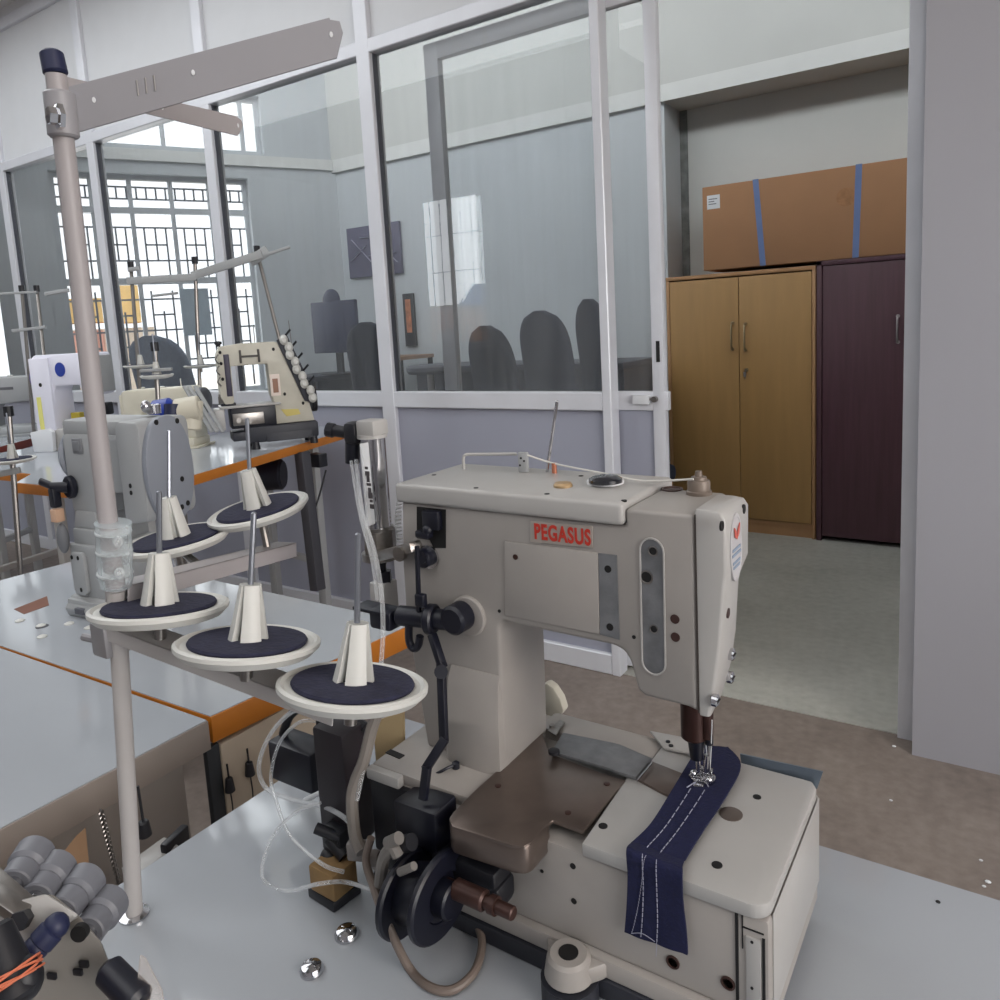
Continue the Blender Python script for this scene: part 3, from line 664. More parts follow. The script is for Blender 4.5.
# needle head face plate
def fs(px, py): v = XP(px, py, -.187); return v.y, v.z
rows = [(1.3385, -.2, .6145, .674), (1.336, -.1945, .6135, .68), (1.33, -.1915, .6135, .682), (1.286, -.1915, .6135, .680), (1.272, -.1935, .6135, .658), (1.22, -.198, .6135, .662), (1.19, -.202, .6135, .662), (1.164, -.2065, .6135, .648), (1.154, -.2085, .615, .612+.014)]
rings = []
for z, xr, yf, yb in rows:
    e = .003
    rings.append([(-.2168, yf, z), (xr-e, yf, z), (xr-e*.3, yf+e*.3, z), (xr, yf+e, z), (xr, yb-e, z), (xr-e*.3, yb-e*.3, z), (xr-e, yb, z), (-.2168, yb, z)])
fp = B(MB().loft(rings), 'face_plate', CREAM2, ang=45)
fpx = lambda z: next((a[1]+(b[1]-a[1])*(a[0]-z)/(a[0]-b[0]) for a, b in zip(rows, rows[1:]) if a[0] >= z >= b[0]), -.19)
FX = -.1902
e0 = XP(735.5, 547, -.1915)
el = MB(); N = 32; rr = [(math.cos(2*PI*i/N), math.sin(2*PI*i/N)) for i in range(N)]
def ell(k, x): return [(x, e0.y+.0165*k*c_, e0.z+.030*k*s_) for c_, s_ in rr]
el.loft([ell(1, -.1925), ell(1, -.1905), ell(.9, -.1903), ell(.88, -.1908)]); em = B(el, 'emblem', mat('emblem_plate', (184, 182, 184), .35), fp)
rm = MB()
for cy, cz, k in ((-.004, .013, 1), (.0035, .014, -1)):
    rm.slab([(FX, e0.y+cy-.004*k, e0.z+cz+.006), (FX, e0.y+cy+.001*k, e0.z+cz+.002), (FX, e0.y+cy+.004*k, e0.z+cz-.006), (FX, e0.y+cy-.002*k, e0.z+cz-.003)], (1, 0, 0), .0008)
B(rm, 'red_mark', mat('faded_red', (198, 96, 84), .5), em)
bm_ = MB()
for i, (z, w_) in enumerate(((-.001, .011), (-.0055, .012), (-.0125, .010), (-.0165, .009))): bm_.box(-.191, -.1902, e0.y-w_, e0.y+w_, e0.z+z-.0012, e0.z+z+.0012)
B(bm_, 'small_print', mat('blue_grey_ink', (132, 148, 168), .5), em)
for q, r in (((722, 526), .0042), ((744, 509), .0042), ((728, 613), .0045)):
    v = XP(*q, fpx(XP(*q, -.195).z)); B(MB().lathe([(r, -.001), (r, .0005), (0, .0005)], v, (1, 0, 0), 16), 'screw_hole', BROWNMET if r > .0043 else HOLE, fp)
for q in ((730, 654), (729, 677), (714, 700)):
    v = XP(*q, fpx(XP(*q, -.2).z)); s_ = B(MB().lathe([(.0055, -.001), (.0055, .003), (.004, .004), (0, .004)], v, (1, 0, 0), 18), 'screw', CHROME, fp)
    B(MB().box(v.x+.004, v.x+.0045, v.y-.004, v.y+.004, v.z-.0006, v.z+.0006), 'slot', HOLE, s_)
# joint between casting and face plate, its shadow painted as a dark strip
B(MB().box(-.2178, -.2166, YA-.0003, .69, 1.157, 1.334), 'seam', mat('seam_shadow', (60, 54, 50), .8), arm)
# front face details
def quad_y(pts, y, t, bev=0): return MB().slab([YP(px, py, y) for px, py in pts], (0, -1, 0), t, bev)
sp_ = B(quad_y(((505.5, 541), (598.5, 552.5), (600, 633.5), (506, 615)), YA, .0022, .0008), 'side_cover', CREAM, arm)
dot_y(sp_, 515.5, 557, YA-.0022, .0028, BROWNMET)
st = B(quad_y(((599, 553), (617, 555), (620, 639.5), (600.5, 634)), YA, .0012), 'steel_strip', RAWSTEEL, arm)
for q in ((608, 569), (610, 627)): dot_y(st, *q, YA-.0012, .0034)
# slot recess, rounded ends
a = YP(652, 551, YA); b = YP(654, 662, YA); w_ = (YP(663, 600, YA)-YP(641, 600, YA)).x/2
def stad(w, y):
    r = []
    for i in range(13): t = PI*i/12; r.append((a.x+w*math.cos(t), y, a.z+w*1.05*math.sin(t)))
    for i in range(13): t = PI+PI*i/12; r.append((b.x+w*math.cos(t), y, b.z+w*1.05*math.sin(t)))
    return r
B(MB().loft([stad(w_*1.12, YA+.001), stad(w_*1.12, YA-.0016), stad(w_, YA-.0016), stad(w_*.96, YA-.0002)], caps=False), 'slot_rim', CREAM2, arm)
sr = B(MB().loft([stad(w_*1.02, YA+.0005), stad(w_*1.02, YA-.0006)]), 'slot_plate', RAWSTEEL, arm)
for q, r in (((653, 551), .0034), ((646.5, 577), .0048), ((654, 629), .003)):
    p = YP(*q, YA); B(MB().lathe([(r*1.35, 0), (r*1.35, .001), (r, .0012), (r*.9, .0008)], p, (0, -1, 0), 18), 'washer', STEEL, sr); dot_y(sr, *q, YA-.0008, r, HOLE, .0004)
for q, r, mt in (((675, 619), .0042, BROWNMET), ((675.5, 637), .0042, BROWNMET), ((634, 637), .0018, HOLE), ((499.5, 611), .0017, HOLE)): dot_y(arm, *q, YA, r, HOLE if r < .002 else mat('dark_brown_hole', (58, 36, 32), .6))
# name badge
bdg = B(quad_y(((531, 521), (593, 526), (593, 547.5), (531, 541.5)), YA, .0012), 'name_badge', mat('badge_grey', (176, 168, 160), .35, .3), arm)
v, f = text_mesh('PEGASUS', .0235, .0005, .70)
ctr = YP(562, 534.2, YA-.0013); l = YP(534, 531, YA); r_ = YP(590, 536, YA)
xsx = [w.x for w in v]; k = (r_.x-l.x)/(max(xsx)-min(xsx)); zz = [w.y for w in v]; kz = .0158/(max(zz)-min(zz)); cz = (max(zz)+min(zz))/2; cx_ = (max(xsx)+min(xsx))/2
mbt = MB(); mbt.add([(ctr.x+(w.x-cx_)*k, YA-.0013-w.z, ctr.z+(w.y-cz)*kz) for w in v], f)
B(mbt, 'lettering', mat('badge_red', (186, 52, 38), .5), bdg)
# pillar recess: a flat sheet painted dark for its shade, plus its dark mechanism
rc = B(quad_y(((417, 506.5), (446, 509.5), (446, 548), (434, 548), (430, 540), (417, 538)), YA, .0005), 'recess_shade', HOLE, arm)
mb = MB(); mb.cbox(YP(432, 520, YA-.004), .022, .008, .02, .002).cbox(YP(424, 534, YA-.006), .018, .01, .008, .002).ball(YP(428, 530, YA-.006), .006)
B(mb, 'rocker', NAVYM, rc)
B(MB().cyl(YP(428, 556, YA), YP(428, 556, YA)+V(0, -.012, 0), .0105, n=24, bev=.002).cyl(YP(423, 556, YA-.01), YP(423, 556, YA-.01)+V(0, -.004, 0), .0075, n=20), 'stud', NAVYM, arm)
B(MB().cyl(YP(428, 556, YA)+V(.002, 0, 0), YP(428, 556, YA)+V(.002, -.003, 0), .0128, n=24), 'stud_ring', CHROME, arm)
# needle bar, presser foot
YN = ZP(703, 786, ZB+.004).y
def N(px, py): return YP(px, py, YN)
mb = MB(); a = N(694, 712); b = N(694, 738)
mb.cyl(V(a.x, YN, 1.165), V(b.x, YN, b.z), .0125, n=20, bev=.002)
mb.cyl(N(707, 700), N(707, 737), .006, n=14)
clampb = B(mb, 'needle_bar_clamp', mat('red_brown_bar', (62, 40, 36), .35, .5))
mb = MB().cyl(N(696, 736), N(697, 758), .0085, .0065, 16).cyl(N(709, 736), N(709, 744), .004, n=12)
B(mb, 'needle_clamp', NAVYM)
for q0, q1 in (((698, 748), (700, 784)), ((703, 742), (705, 785)), ((709, 740), (709.5, 782)), ((710, 700), (708, 776))):
    B(MB().cyl(N(*q0), N(*q1), .0009, n=8), 'needle', CHROME)
b = ZP(703, 782, ZB+.006)
mb = MB()
for q0, q1, r in (((698, 752), (699, 772), .0028), ((707, 755), (706, 772), .0026)): mb.cyl(N(*q0), N(*q1), r, n=12)
mb.lathe([(.011, 0), (.012, .002), (.012, .005), (.009, .006), (.008, .004), (.0075, .001), (.011, 0)], b+V(0, 0, .001), n=26)
mb.cbox(b+V(0, -.002, .005), .006, .018, .005, .001).cbox(b+V(.001, .004, .01), .016, .006, .007, .0015).cbox(b+V(-.001, -.011, .003), .01, .008, .003, .001, .4)
for dx in (-.009, -.003, .004, .01): mb.cbox(b+V(dx, -.003, .0075), .003, .012, .004, .001, dx*20)
mb.ball(b+V(.008, -.006, .008), .004, n=10).ball(b+V(-.008, -.004, .009), .0035, n=10)
B(mb, 'presser_foot', CHROME)
B(MB().tube([N(703, 690), N(704, 720), N(706, 745), N(709, 776)], .0006, 6).tube([YP(712, 720, YN-.012), N(711, 750), N(709, 780)], .0006, 6), 'needle_thread', PAPER)
# thread across the top
pts = [ZP(524, 472, ZTOP)+V(0, -.001, .021), ZP(554, 473, ZTOP)+V(0, 0, .0105), ZP(601, 484, ZTOP)+V(0, .012, .008), ZP(640, 487, ZTOP)+V(0, .01, .004), ZP(697, 494, ZH)+V(0, -.009, .016)]
B(MB().tube(pts, .0011, 6), 'top_thread', mat('white_thread', (214, 212, 206), .8))
# ---------------------------------------------------------------- puller crank on the left of the pillar
YK = .588
def K(px, py, y=YK): return YP(px, py, y)
mb = MB(); a = YP(459, 617, YA-.012)
mb.cyl(V(a.x, YA-.003, a.z), V(a.x, YA-.026, a.z), .0155, n=28, bev=.003)
mb.cyl(a+V(.004, 0, -.004), a+V(-.072, -.012, -.006), .0108, n=24, bev=.002).cyl(a+V(-.026, -.006, -.005), a+V(-.036, -.008, -.005), .016, n=24, bev=.002)
c1 = K(386, 621); mb.cbox(c1+V(0, 0, .004), .03, .022, .022, .004).cbox(c1+V(-.012, 0, .0125), .05, .024, .004, .001)
mb.tube([K(409, 622), K(409, 640), K(413, 648), K(418, 646), K(420, 636)], .0042, 8)
ck = B(mb, 'puller_crank', NAVYM)
B(MB().lathe([(.0215, 0), (.0215, .003), (.02, .004), (0, .004)], V(a.x+.004, YA, a.z-.002), (0, -1, 0), 30), 'crank_collar', CREAM, ck)
mb = MB(); 
mb.bar(K(417, 546), K(419, 612), .004, .004, .0005, up=(0, 1, 0)).cbox(K(421, 600), .012, .008, .014, .002, 0)
mb.bar(K(432, 634), K(443, 668, .58), .007, .009, .001, up=(0, 1, 0)).bar(K(441, 663, .58), K(444, 742, .56), .009, .006, .001, up=(0, 1, 0)).bar(K(445, 739, .56), K(425, 770, .54), .009, .006, .001, up=(0, 1, 0)).bar(K(427, 767, .54), K(423, 800, .53), .009, .006, .001, up=(0, 1, 0)).cyl(K(441, 672, .583), K(441, 672, .573), .007, n=14)
B(mb, 'connecting_rod', NAVYM)
# lower puller motor block, flanged wheels and shaft
YM = .515
def Q(px, py, y=YM): return YP(px, py, y)
mb = MB(); c = Q(424, 812)
top_ = [Q(392, 800, .53), Q(434, 815, .52), Q(457, 794, .55), Q(418, 782, .565)]
mb.slab([p for p in top_], (0, 0, -1), .045, .004)
mt_ = B(mb, 'puller_housing', NAVYM)
mb = MB()
w1 = Q(404, 892, .50); w2 = Q(437, 894, .50); w3 = Q(420, 893, .5)
prof = [(.0, 0), (.038, 0), (.040, .002), (.040, .006), (.038, .008), (.022, .0085), (.021, .005), (0, .005)]
mb.lathe(prof, w2, (1, 0, 0), 36, sx=1.15).lathe(prof, w1, (1, 0, 0), 36, sx=1.08).cyl(w1, w2, .027, n=30).cyl(w2, w2+V(.02, 0, 0), .017, n=24, bev=.002)
wh = B(mb, 'puller_wheel', NAVYM)
mb = MB(); a = Q(441, 884, .505); b = Q(514, 914, .505); a = V(b.x-.075, .505, b.z)
mb.cyl(a, b, .0062, n=18, bev=.0012).cyl(a+V(.01, 0, 0), a+V(.045, 0, 0), .0095, n=20, bev=.002).cyl(a+V(.05, 0, 0), a+V(.057, 0, 0), .0085, n=18)
B(mb, 'puller_shaft', BROWNMET)
mb = MB(); a = Q(468, 872, .53); mb.cbox(a+V(.0, .005, .0), .075, .03, .034, .005).cbox(a+V(.03, .005, -.01), .022, .032, .026, .006)
B(mb, 'puller_arm', BLACK)
mb = MB(); mb.tube([Q(380, 884, .49), Q(384, 858, .49), Q(393, 848, .49), Q(398, 856, .49)], .006, 10).cyl(Q(388, 843, .49), Q(399, 838, .49), .006, n=12).tube([Q(400, 872, .48), Q(414, 866, .48)], .004)
B(mb, 'hose_elbow', mat('grey_hose', (116, 112, 108), .5), wh)
mb = MB(); mb.cbox(Q(400, 858, .52), .03, .02, .02, .003).cyl(Q(398, 845, .5), Q(412, 842, .5), .008, n=14)
B(mb, 'swivel_fitting', BLACK, wh)
# ---------------------------------------------------------------- air cylinder on the pillar's left
YC2 = .64
def Cc(px, py): return YP(px, py, YC2)
ac = MB(); a = Cc(377, 436); b = Cc(376, 527); rr_ = .0145
ac.cyl((b.x+.005, YC2, b.z), (b.x+.005, YC2, a.z), rr_, n=28)
ac = B(ac, 'air_cylinder', CHROME)
X_ = b.x+.005
B(MB().box(X_-.0125, X_+.0145, YC2-.013, YC2+.013, a.z, Cc(377, 417).z-.003, .003).cyl((X_, YC2, a.z-.002), (X_, YC2, a.z+.002), .017, n=24), 'cylinder_cap', CREAM2, ac)
zc0 = Cc(376, 529).z; zc1 = Cc(376, 551).z
B(MB().cyl((X_, YC2, zc1), (X_, YC2, zc0), .019, n=6).cyl((X_, YC2, zc0), (X_, YC2, zc0+.004), .0165, n=24), 'collar_nut', STEEL, ac)
B(MB().cyl((X_-.002, YC2, zc1-.008), (X_-.002, YC2, zc1), .021, n=24).bar((X_, YC2-.005, zc1-.004), K(418, 546, .608), .02, .012, .002).cyl(K(402, 553, .605), K(402, 553, .605)+V(0, -.006, 0), .008, n=16), 'cylinder_bracket', STEEL, ac)
B(MB().cyl((X_-.003, YC2, Cc(380, 590).z), (X_, YC2, zc1-.006), .0055, n=14).cyl((X_+.002, YC2, Cc(380, 582).z), (X_+.002, YC2, Cc(380, 570).z), .009, n=6), 'piston_rod', NAVYM, ac)
B(MB().box(X_-.012, X_+.011, YC2-.012, YC2+.012, Cc(380, 612).z, Cc(380, 580).z, .002), 'rod_block', CREAM2, ac)
f0 = Cc(356, 432)
fb = B(MB().cbox(f0+V(.002, -.004, 0), .02, .022, .026, .006).cyl(f0+V(-.004, -.004, -.001), f0+V(-.03, -.01, .003), .007, n=16).cyl(f0+V(-.026, -.009, .002), f0+V(-.034, -.012, .004), .0085, n=10), 'flow_fitting', BLACK, ac)
B(MB().cyl(Cc(355, 441)+V(0, -.004, 0), Cc(355, 462)+V(0, -.004, 0), .0085, n=16), 'fitting_socket', NAVYM, ac)
tb_ = MB(); 
tb_.tube([DP(356, 460, YC2*.97+.26), YP(362, 510, .60), YP(374, 550, .575), YP(381, 590, .56), YP(383, 625, .555), YP(381, 665, .55), YP(374, 720, .54), YP(366, 755, .53), YP(357, 800, .52)], .0024, 8)
B(tb_, 'air_tube', TUBE, ac)
tb_ = MB().tube([YP(351, 461, .625), YP(360, 515, .60), YP(372, 560, .57), YP(377, 600, .565)], .0018, 8)
B(tb_, 'air_tube', TUBE, ac)
tb_ = MB(); tb_.bar(YP(364, 443, .618), YP(371, 525, .618), .003, .012, .0008, up=(0, 1, 0))
tag_ = B(tb_, 'clear_tag', clear_mat('clear_tag_plastic', a=.5), ac)
mb = MB()
for i in range(8):
    q = YP(366.5+i*.8, 468+i*5.5, .612); mb.cbox(q, .004+.002*(i % 2), .0008, .003+.002*(i % 3))
B(mb, 'tag_print', mat('dark_ink', (70, 66, 68), .7), tag_)
# spring seen at the casting's left
mb = MB(); pts = []
for i in range(90):
    t = i/89; p = YP(400-2.2*math.sin(t*PI), 500+42*t, .66); a = t*2*PI*11; pts.append(p+V(.0035*math.cos(a), .0035*math.sin(a), 0))
B(mb.tube(pts, .0009, 5, smooth=0), 'coil_spring', PAPER)
# ---------------------------------------------------------------- fabric strip
def fab(pl, pr, n, z, off=0):
    """left and right outline points -> rows"""
    return
rowsL = [ZP(700, 745, ZB+.0085), ZP(690, 760, ZB+.0085), ZP(672, 790, ZB+.0085), ZP(651, 823, ZB+.0085), ZP(631, 843, ZB+.0085)]
rowsR = [ZP(728, 747, ZB+.0085), ZP(741, 765, ZB+.0085), ZP(726, 796, ZB+.0085), ZP(700, 835, ZB+.0085), ZP(684, 862, ZB+.0085)]
yfr = YBED-.0065
dl = [YP(626.5, 850, yfr), YP(628, 875, yfr), YP(627, 905, yfr), YP(624.5, 932, yfr)]
dr = [YP(682.5, 873, yfr), YP(683, 900, yfr-.001), YP(686, 930, yfr-.003), YP(687.5, 955, yfr-.004)]
def cr(P, t):
    n = len(P)-1; x = min(max(t, 0), .99999)*n; i = int(x); u = x-i; a, b, c, d = P[max(i-1, 0)], P[i], P[i+1], P[min(i+2, n)]
    return .5*((2*b)+(-a+c)*u+(2*a-5*b+4*c-d)*u*u+(-a+3*b-3*c+d)*u**3)
Ls = rowsL+dl; Rs = rowsR+dr
NR, NC = 48, 12; th = .0022
grid = []
for i in range(NR+1):
    t = i/NR; a = cr(Ls, t); b = cr(Rs, t); row = []
    for j in range(NC+1):
        u = j/NC; p = a.lerp(b, u); w_ = .0012*math.sin(u*7+t*6)*(1 if t > .55 else .3)
        row.append(p+(V(0, -abs(w_), 0) if t > .55 else V(0, 0, abs(w_))))
    grid.append(row)
ft = MB(); top_v = [p for r in grid for p in r]
bot_v = [p+(V(0, 0, -.0018) if i < NR*.5 else V(0, .002, 0)) for i, r in enumerate(grid) for p in r]
nn = len(top_v); C1 = NC+1; fs_ = []
for i in range(NR):
    for j in range(NC):
        k = i*C1+j; fs_.append((k, k+1, k+C1+1, k+C1)); fs_.append((nn+k, nn+k+C1, nn+k+C1+1, nn+k+1))
edge = [j for j in range(C1)]+[i*C1+NC for i in range(1, NR+1)]+[NR*C1+j for j in range(NC-1, -1, -1)]+[i*C1 for i in range(NR-1, 0, -1)]
for a, b in zip(edge, edge[1:]+edge[:1]): fs_.append((a, nn+a, nn+b, b))
ft.add(top_v+bot_v, fs_)
fbx = thing('fabric_strip', (-.26, .6, ZB), 'navy fabric strip with white stitching, under the needle and hanging over the bed', 'fabric')
ft.build('cloth', mat('navy_twill', (12, 17, 56), .9, var=.14, scale=220, bump=.5, bscale=400), fbx, 60)
stt = MB()
def at_(t, u):
    x = t*NR; i = min(int(x), NR-1); f_ = x-i; j = u*NC; jj = min(int(j), NC-1); g_ = j-jj
    p = grid[i][jj].lerp(grid[i][jj+1], g_).lerp(grid[i+1][jj].lerp(grid[i+1][jj+1], g_), f_)
    return p+(V(0, 0, .0006) if t < .5 else V(0, -.0006, 0))
for u0, u1, t0 in ((.32, .28, .24), (.58, .53, .24), (.40, .12, .52)):
    k = 34
    for i in range(k):
        if i % 1 == 0:
            ta = t0+(.985-t0)*i/k; tb__ = t0+(.985-t0)*(i+.72)/k; ua = u0+(u1-u0)*i/k
            stt.tube([at_(ta, ua), at_(tb__, ua)], .00045 if u0 != .40 else .0003, 5, smooth=0)
stt.tube([at_(.985, .12), at_(.96, .3), at_(.985, .5)], .00035, 5)
stt.tube([at_(.24, .25)+V(0, 0, .001), at_(.21, .45)+V(0, 0, .002), at_(.23, .62)+V(0, 0, .001)], .0006, 5)
stt.tube([at_(.985, .53), at_(.99, .52)+V(0, -.001, -.012)], .0003, 5)
stt.build('stitching', mat('stitch_thread', (150, 152, 170), .8), fbx, 60)
# ---------------------------------------------------------------- solenoid unit behind the machine
s = thing('air_valve_unit', (-.62, .56, ZT), 'black air valve unit with clear tubes, standing on brown foam beside the thread stand foot', 'valve')
a = ZP(333, 912, ZT); yv = .53
def S(px, py, y=yv): return YP(px, py, y)
fm = [ZP(308, 897, ZT), ZP(334, 914, ZT), ZP(362, 893, ZT), ZP(340, 878, ZT)]
MB().slab(fm, (0, 0, 1), .012, .002).build('rubber_foot', BLACK, s)
fz = [ZP(310, 890, ZT+.012), ZP(335, 904, ZT+.012), ZP(359, 884, ZT+.012), ZP(338, 868, ZT+.012)]
MB().slab(fz, (0, 0, 1), .03, .003).build('foam_block', mat('brown_foam', (140, 112, 74), .9, var=.12, scale=60), s)
cbt = S(345, 845, .545)
MB().box(cbt.x-.026, cbt.x+.02, .535, .575, ZT+.042, S(345, 728, .55).z, .004).build('valve_body', mat('valve_black', (34, 28, 34), .5, var=.2), s)
a0 = S(276, 735, .60); a1 = S(322, 790, .60)
MB().box(a0.x, a1.x, .585, .625, a1.z, a0.z, .004).build('coil_box', NAVYM, s)
MB().tube([S(283, 734, .605), S(290, 716, .6), S(304, 706, .59), S(322, 706, .58)], .0055, 10).cyl(S(322, 694, .575), S(322, 726, .575), .007, n=14).cbox(S(316, 704, .575), .03, .014, .016, .003).tube([S(330, 722, .57), S(350, 720, .57), S(366, 728, .57)], .006).build('cable_gland', BLACK, s)
MB().cbox(S(337, 838, .53), .03, .02, .03, .005).ball(S(330, 857, .525), .011).cyl(S(330, 838, .525), S(345, 856, .525), .008, n=14).cyl(S(316, 828, .515), S(340, 838, .525), .006, n=12).build('regulator', BLACK, s)
MB().cyl(S(322, 792, .572), S(305, 800, .572), .003, n=10).build('white_lever', PAPER, s)
MB().cbox(S(357, 850, .515), .02, .012, .02, .003, .4).cbox(S(372, 858, .512), .016, .012, .014, .003, .4).build('tube_joint', mat('joint_grey', (126, 120, 116), .5), s)
# beige bracket leaning behind
b = [S(373, 722, .62), S(403, 712, .62), S(404, 760, .62), S(392, 800, .6), S(378, 790, .6)]
bb = MB().slab(b, (0, 1, 0), .003); tag(bb.build('bracket_plate', mat('beige_card', (182, 160, 122), .8), None, loc=tuple(b[0])), 'beige folded card standing between the valve unit and the cream pillar', 'card')
b = [S(352, 822, .57), S(372, 800, .57), S(383, 818, .57), S(366, 850, .57)]
# clear tube coils
def loop(pts, r, label, m=TUBE, nm='air_tube', cat='tube', n=8):
    mb = MB().tube(pts, r, n); o = mb.build(nm, m, None, loc=tuple(pts[0])); return tag(o, label, cat)
loop([S(318, 706, .575), S(292, 712, .57), S(270, 735, .57), S(259, 765, .57), S(266, 788, .56), S(290, 799, .55), S(322, 806, .54), S(345, 818, .52), S(356, 832, .515)], .0027, 'thicker clear air tube looping widest left of the black valve unit')
loop([S(322, 722, .574), S(300, 722, .565), S(280, 742, .565), S(271, 775, .56), S(276, 800, .54), S(290, 835, .52), ZP(322, 872, ZT+.04)+V(0, 0, .01), S(344, 872, .505)], .0021, 'thin clear air tube running down past the brown foam block')
loop([S(320, 803, .53), S(296, 812, .53), S(272, 838, .52), ZP(262, 876, ZT+.004), ZP(285, 891, ZT+.004), ZP(318, 884, ZT+.05), S(345, 882, .505), S(372, 890, .5)], .0021, 'clear air tube lying on the white table left of the brown foam block')
loop([S(380, 706, .545), S(372, 728, .54), S(364, 760, .53), S(356, 780, .525), S(352, 800, .52), S(355, 835, .515), S(362, 852, .51)], .0064, 'grey sleeve bundling tubes in front of the black valve unit', mat('grey_sleeve', (124, 118, 112), .5, var=.1), 'tube_sleeve', 'hose', 10)
loop([S(371, 838, .505), S(366, 860, .5), S(373, 885, .49), S(386, 920, .47), ZP(408, 966, ZT+.006), ZP(428, 986, ZT+.005), ZP(452, 990, ZT+.005), ZP(474, 972, ZT+.006), ZP(482, 945, ZT+.008), ZP(478, 925, ZT+.012)], .0041, 'brown-grey power cable looping over the table below the dark puller wheels', mat('brown_cable', (112, 100, 92), .5), 'power_cable', 'cable', 10)
# ---------------------------------------------------------------- thread stand on the near table
POLEW = mat('stand_white', (180, 176, 174), .45, var=.03)
PINKW = mat('stand_arm_paint', (164, 159, 160), .45, var=.03)
st = thing('thread_stand', (-.761, .389, ZT), 'white thread stand with navy-padded discs rising from the near white table', 'thread stand')
base = V(-.761, .389, ZT); mid = V(YP(112, 636, .389).x, .389, YP(112, 636, .389).z); mid2 = V(YP(116, 590, .389).x, .389, YP(116, 590, .389).z); ptop = YP(56, 75, .389)
MB().cyl(base, mid2, .0085, n=20).build('lower_pole', POLEW, st)
MB().cyl(V(YP(116, 590, .389).x, .389, YP(116, 590, .389).z), ptop, .0088, n=20).build('upper_pole', PINKW, st)
MB().lathe([(.0095, 0), (.015, 0), (.015, .002), (.011, .0035), (.0095, .004)], base).build('pole_ring', CHROME, st)
MB().cyl(ptop, YP(51, 52, .389), .0102, .0098, 20, .002).build('end_cap', NAVYPL, st)
# clear wrapping round the joint
w0 = YP(99, 523, .389); w1 = YP(104, 588, .389); mb = MB()
cx0 = YP(113, 523, .389); cx1 = YP(116, 586, .389)
mb.lathe([(.0135, 0), (.0155, .01), (.0148, .02), (.0158, .035), (.015, .05), (.0158, (cx0-cx1).length)], cx1, cx0-cx1, 20, sx=1.0, sy=1.15)
wr = mb.build('clear_wrap', WRAP, st)
mb = MB()
for k in (.2, .55, .85): mb.lathe([(.0162, 0), (.0166, .0012), (.0162, .0024)], cx1.lerp(cx0, k), cx0-cx1, 20)
mb.ball(cx1.lerp(cx0, .75)+V(.014, -.004, 0), .005, .005, .006).ball(cx1.lerp(cx0, .25)+V(.014, -.004, 0), .005, .005, .006)
mb.build('wrap_fold', clear_mat('clear_fold', (226, 232, 234), a=.5), wr)
# lower channel bar
D = [(ZP(160, 610, 1.250), 1.250), (ZP(248, 646, 1.232), 1.232), (ZP(353, 688, 1.207), 1.207)]
b0 = mid+V(0, .0, .008); b1 = ZP(330, 722, 1.185)
def channel(p0, p1, w, h, t=.0018):
    p0 = Vector(p0); p1 = Vector(p1); x = (p1-p0); L = x.length; x.normalize(); y = V(0, 0, 1).cross(x).normalized(); z = x.cross(y)
    T = Matrix(((x.x, y.x, z.x, p0.x), (x.y, y.y, z.y, p0.y), (x.z, y.z, z.z, p0.z), (0, 0, 0, 1))); mb = MB()
    mb.box(0, L, -w/2, w/2, h/2-t, h/2, .0005, T, 1).box(0, L, -w/2, -w/2+t, -h/2, h/2, .0005, T, 1).box(0, L, w/2-t, w/2, -h/2, h/2, .0005, T, 1); return mb, T, L
dz = []
mb, T, L = channel(V(mid.x-.004, .389, D[0][1]-.022), V(D[2][0].x-.015, D[2][0].y, D[2][1]-.024), .028, .015)
mb.build('lower_bar', POLEW, st)
MB().cbox(mid+V(.0, 0, .0), .026, .03, .034, .003).cyl(mid+V(-.012, -.01, -.002), mid+V(-.03, -.012, -.002), .004, n=10).build('clamp', mat('clamp_grey', (150, 148, 150), .4, .4), st)
def spool_pad(c, n, pintop, name='spool_pad', parent=st, R=.0625, foam=FOAM, sc=1.0):
    c = Vector(c); n = Vector(n).normalized()
    o = MB().lathe([(.012, -.012), (.03, -.011), (R*.9, -.006), (R, .0005), (R, .004), (R-.003, .0055), (R-.006, .003), (.01, .002)], c, n, 48).build(name, IVORY, parent)
    MB().lathe([(R*.80, .002), (R*.82, .0045), (R*.80, .0065), (.012, .007), (.012, .002)], c, n, 44).build('foam_ring', foam, o)
    q = n.to_track_quat('Z', 'Y').to_matrix()
    core = MB().lathe([(.006, .002), (.0075, .03), (.0065, .052), (.006, .0525), (0, .0525)], c, n, 18)
    core.lathe([(.0085, .036), (.0092, .04), (.0082, .0545), (.0, .0545)], c, n, 20)
    for k in range(4):
        an = PI/4+k*PI/2+.2; dv = q @ V(math.cos(an), math.sin(an), 0); tv = q @ V(-math.sin(an), math.cos(an), 0)
        rings = []
        for z, r0, r1, w in ((.003, .010, .0172, .0092), (.02, .0075, .0142, .0080), (.04, .005, .0112, .0068), (.0545, .003, .0088, .0062)):
            rings.append([c+n*z+dv*r0-tv*w*.7, c+n*z+dv*r1*.9-tv*w, c+n*z+dv*r1-tv*w*.6, c+n*z+dv*r1*1.05, c+n*z+dv*r1+tv*w*.6, c+n*z+dv*r1*.9+tv*w, c+n*z+dv*r0+tv*w*.7])
        core.loft(rings)
    core.build('cone_holder', IVORY, o)
    MB().cyl(c+n*.045, Vector(pintop), .0026, n=10, bev=.0012).build('spool_pin', mat('pin_steel', (150, 154, 162), .3, .8), o)
    MB().cyl(c-n*.03, c-n*.01, .0055, n=12).build('stem', STEEL, o)
    return o
for (c, z), pt, nn_ in zip(D, ((159, 491), (254, 512), (358, 533)), ((-.045, .14, 1), (-.01, .18, 1), (.02, .20, 1))):
    d_ = (c-EYE).dot(_fw); spool_pad(c, nn_, DP(pt[0], pt[1], d_))
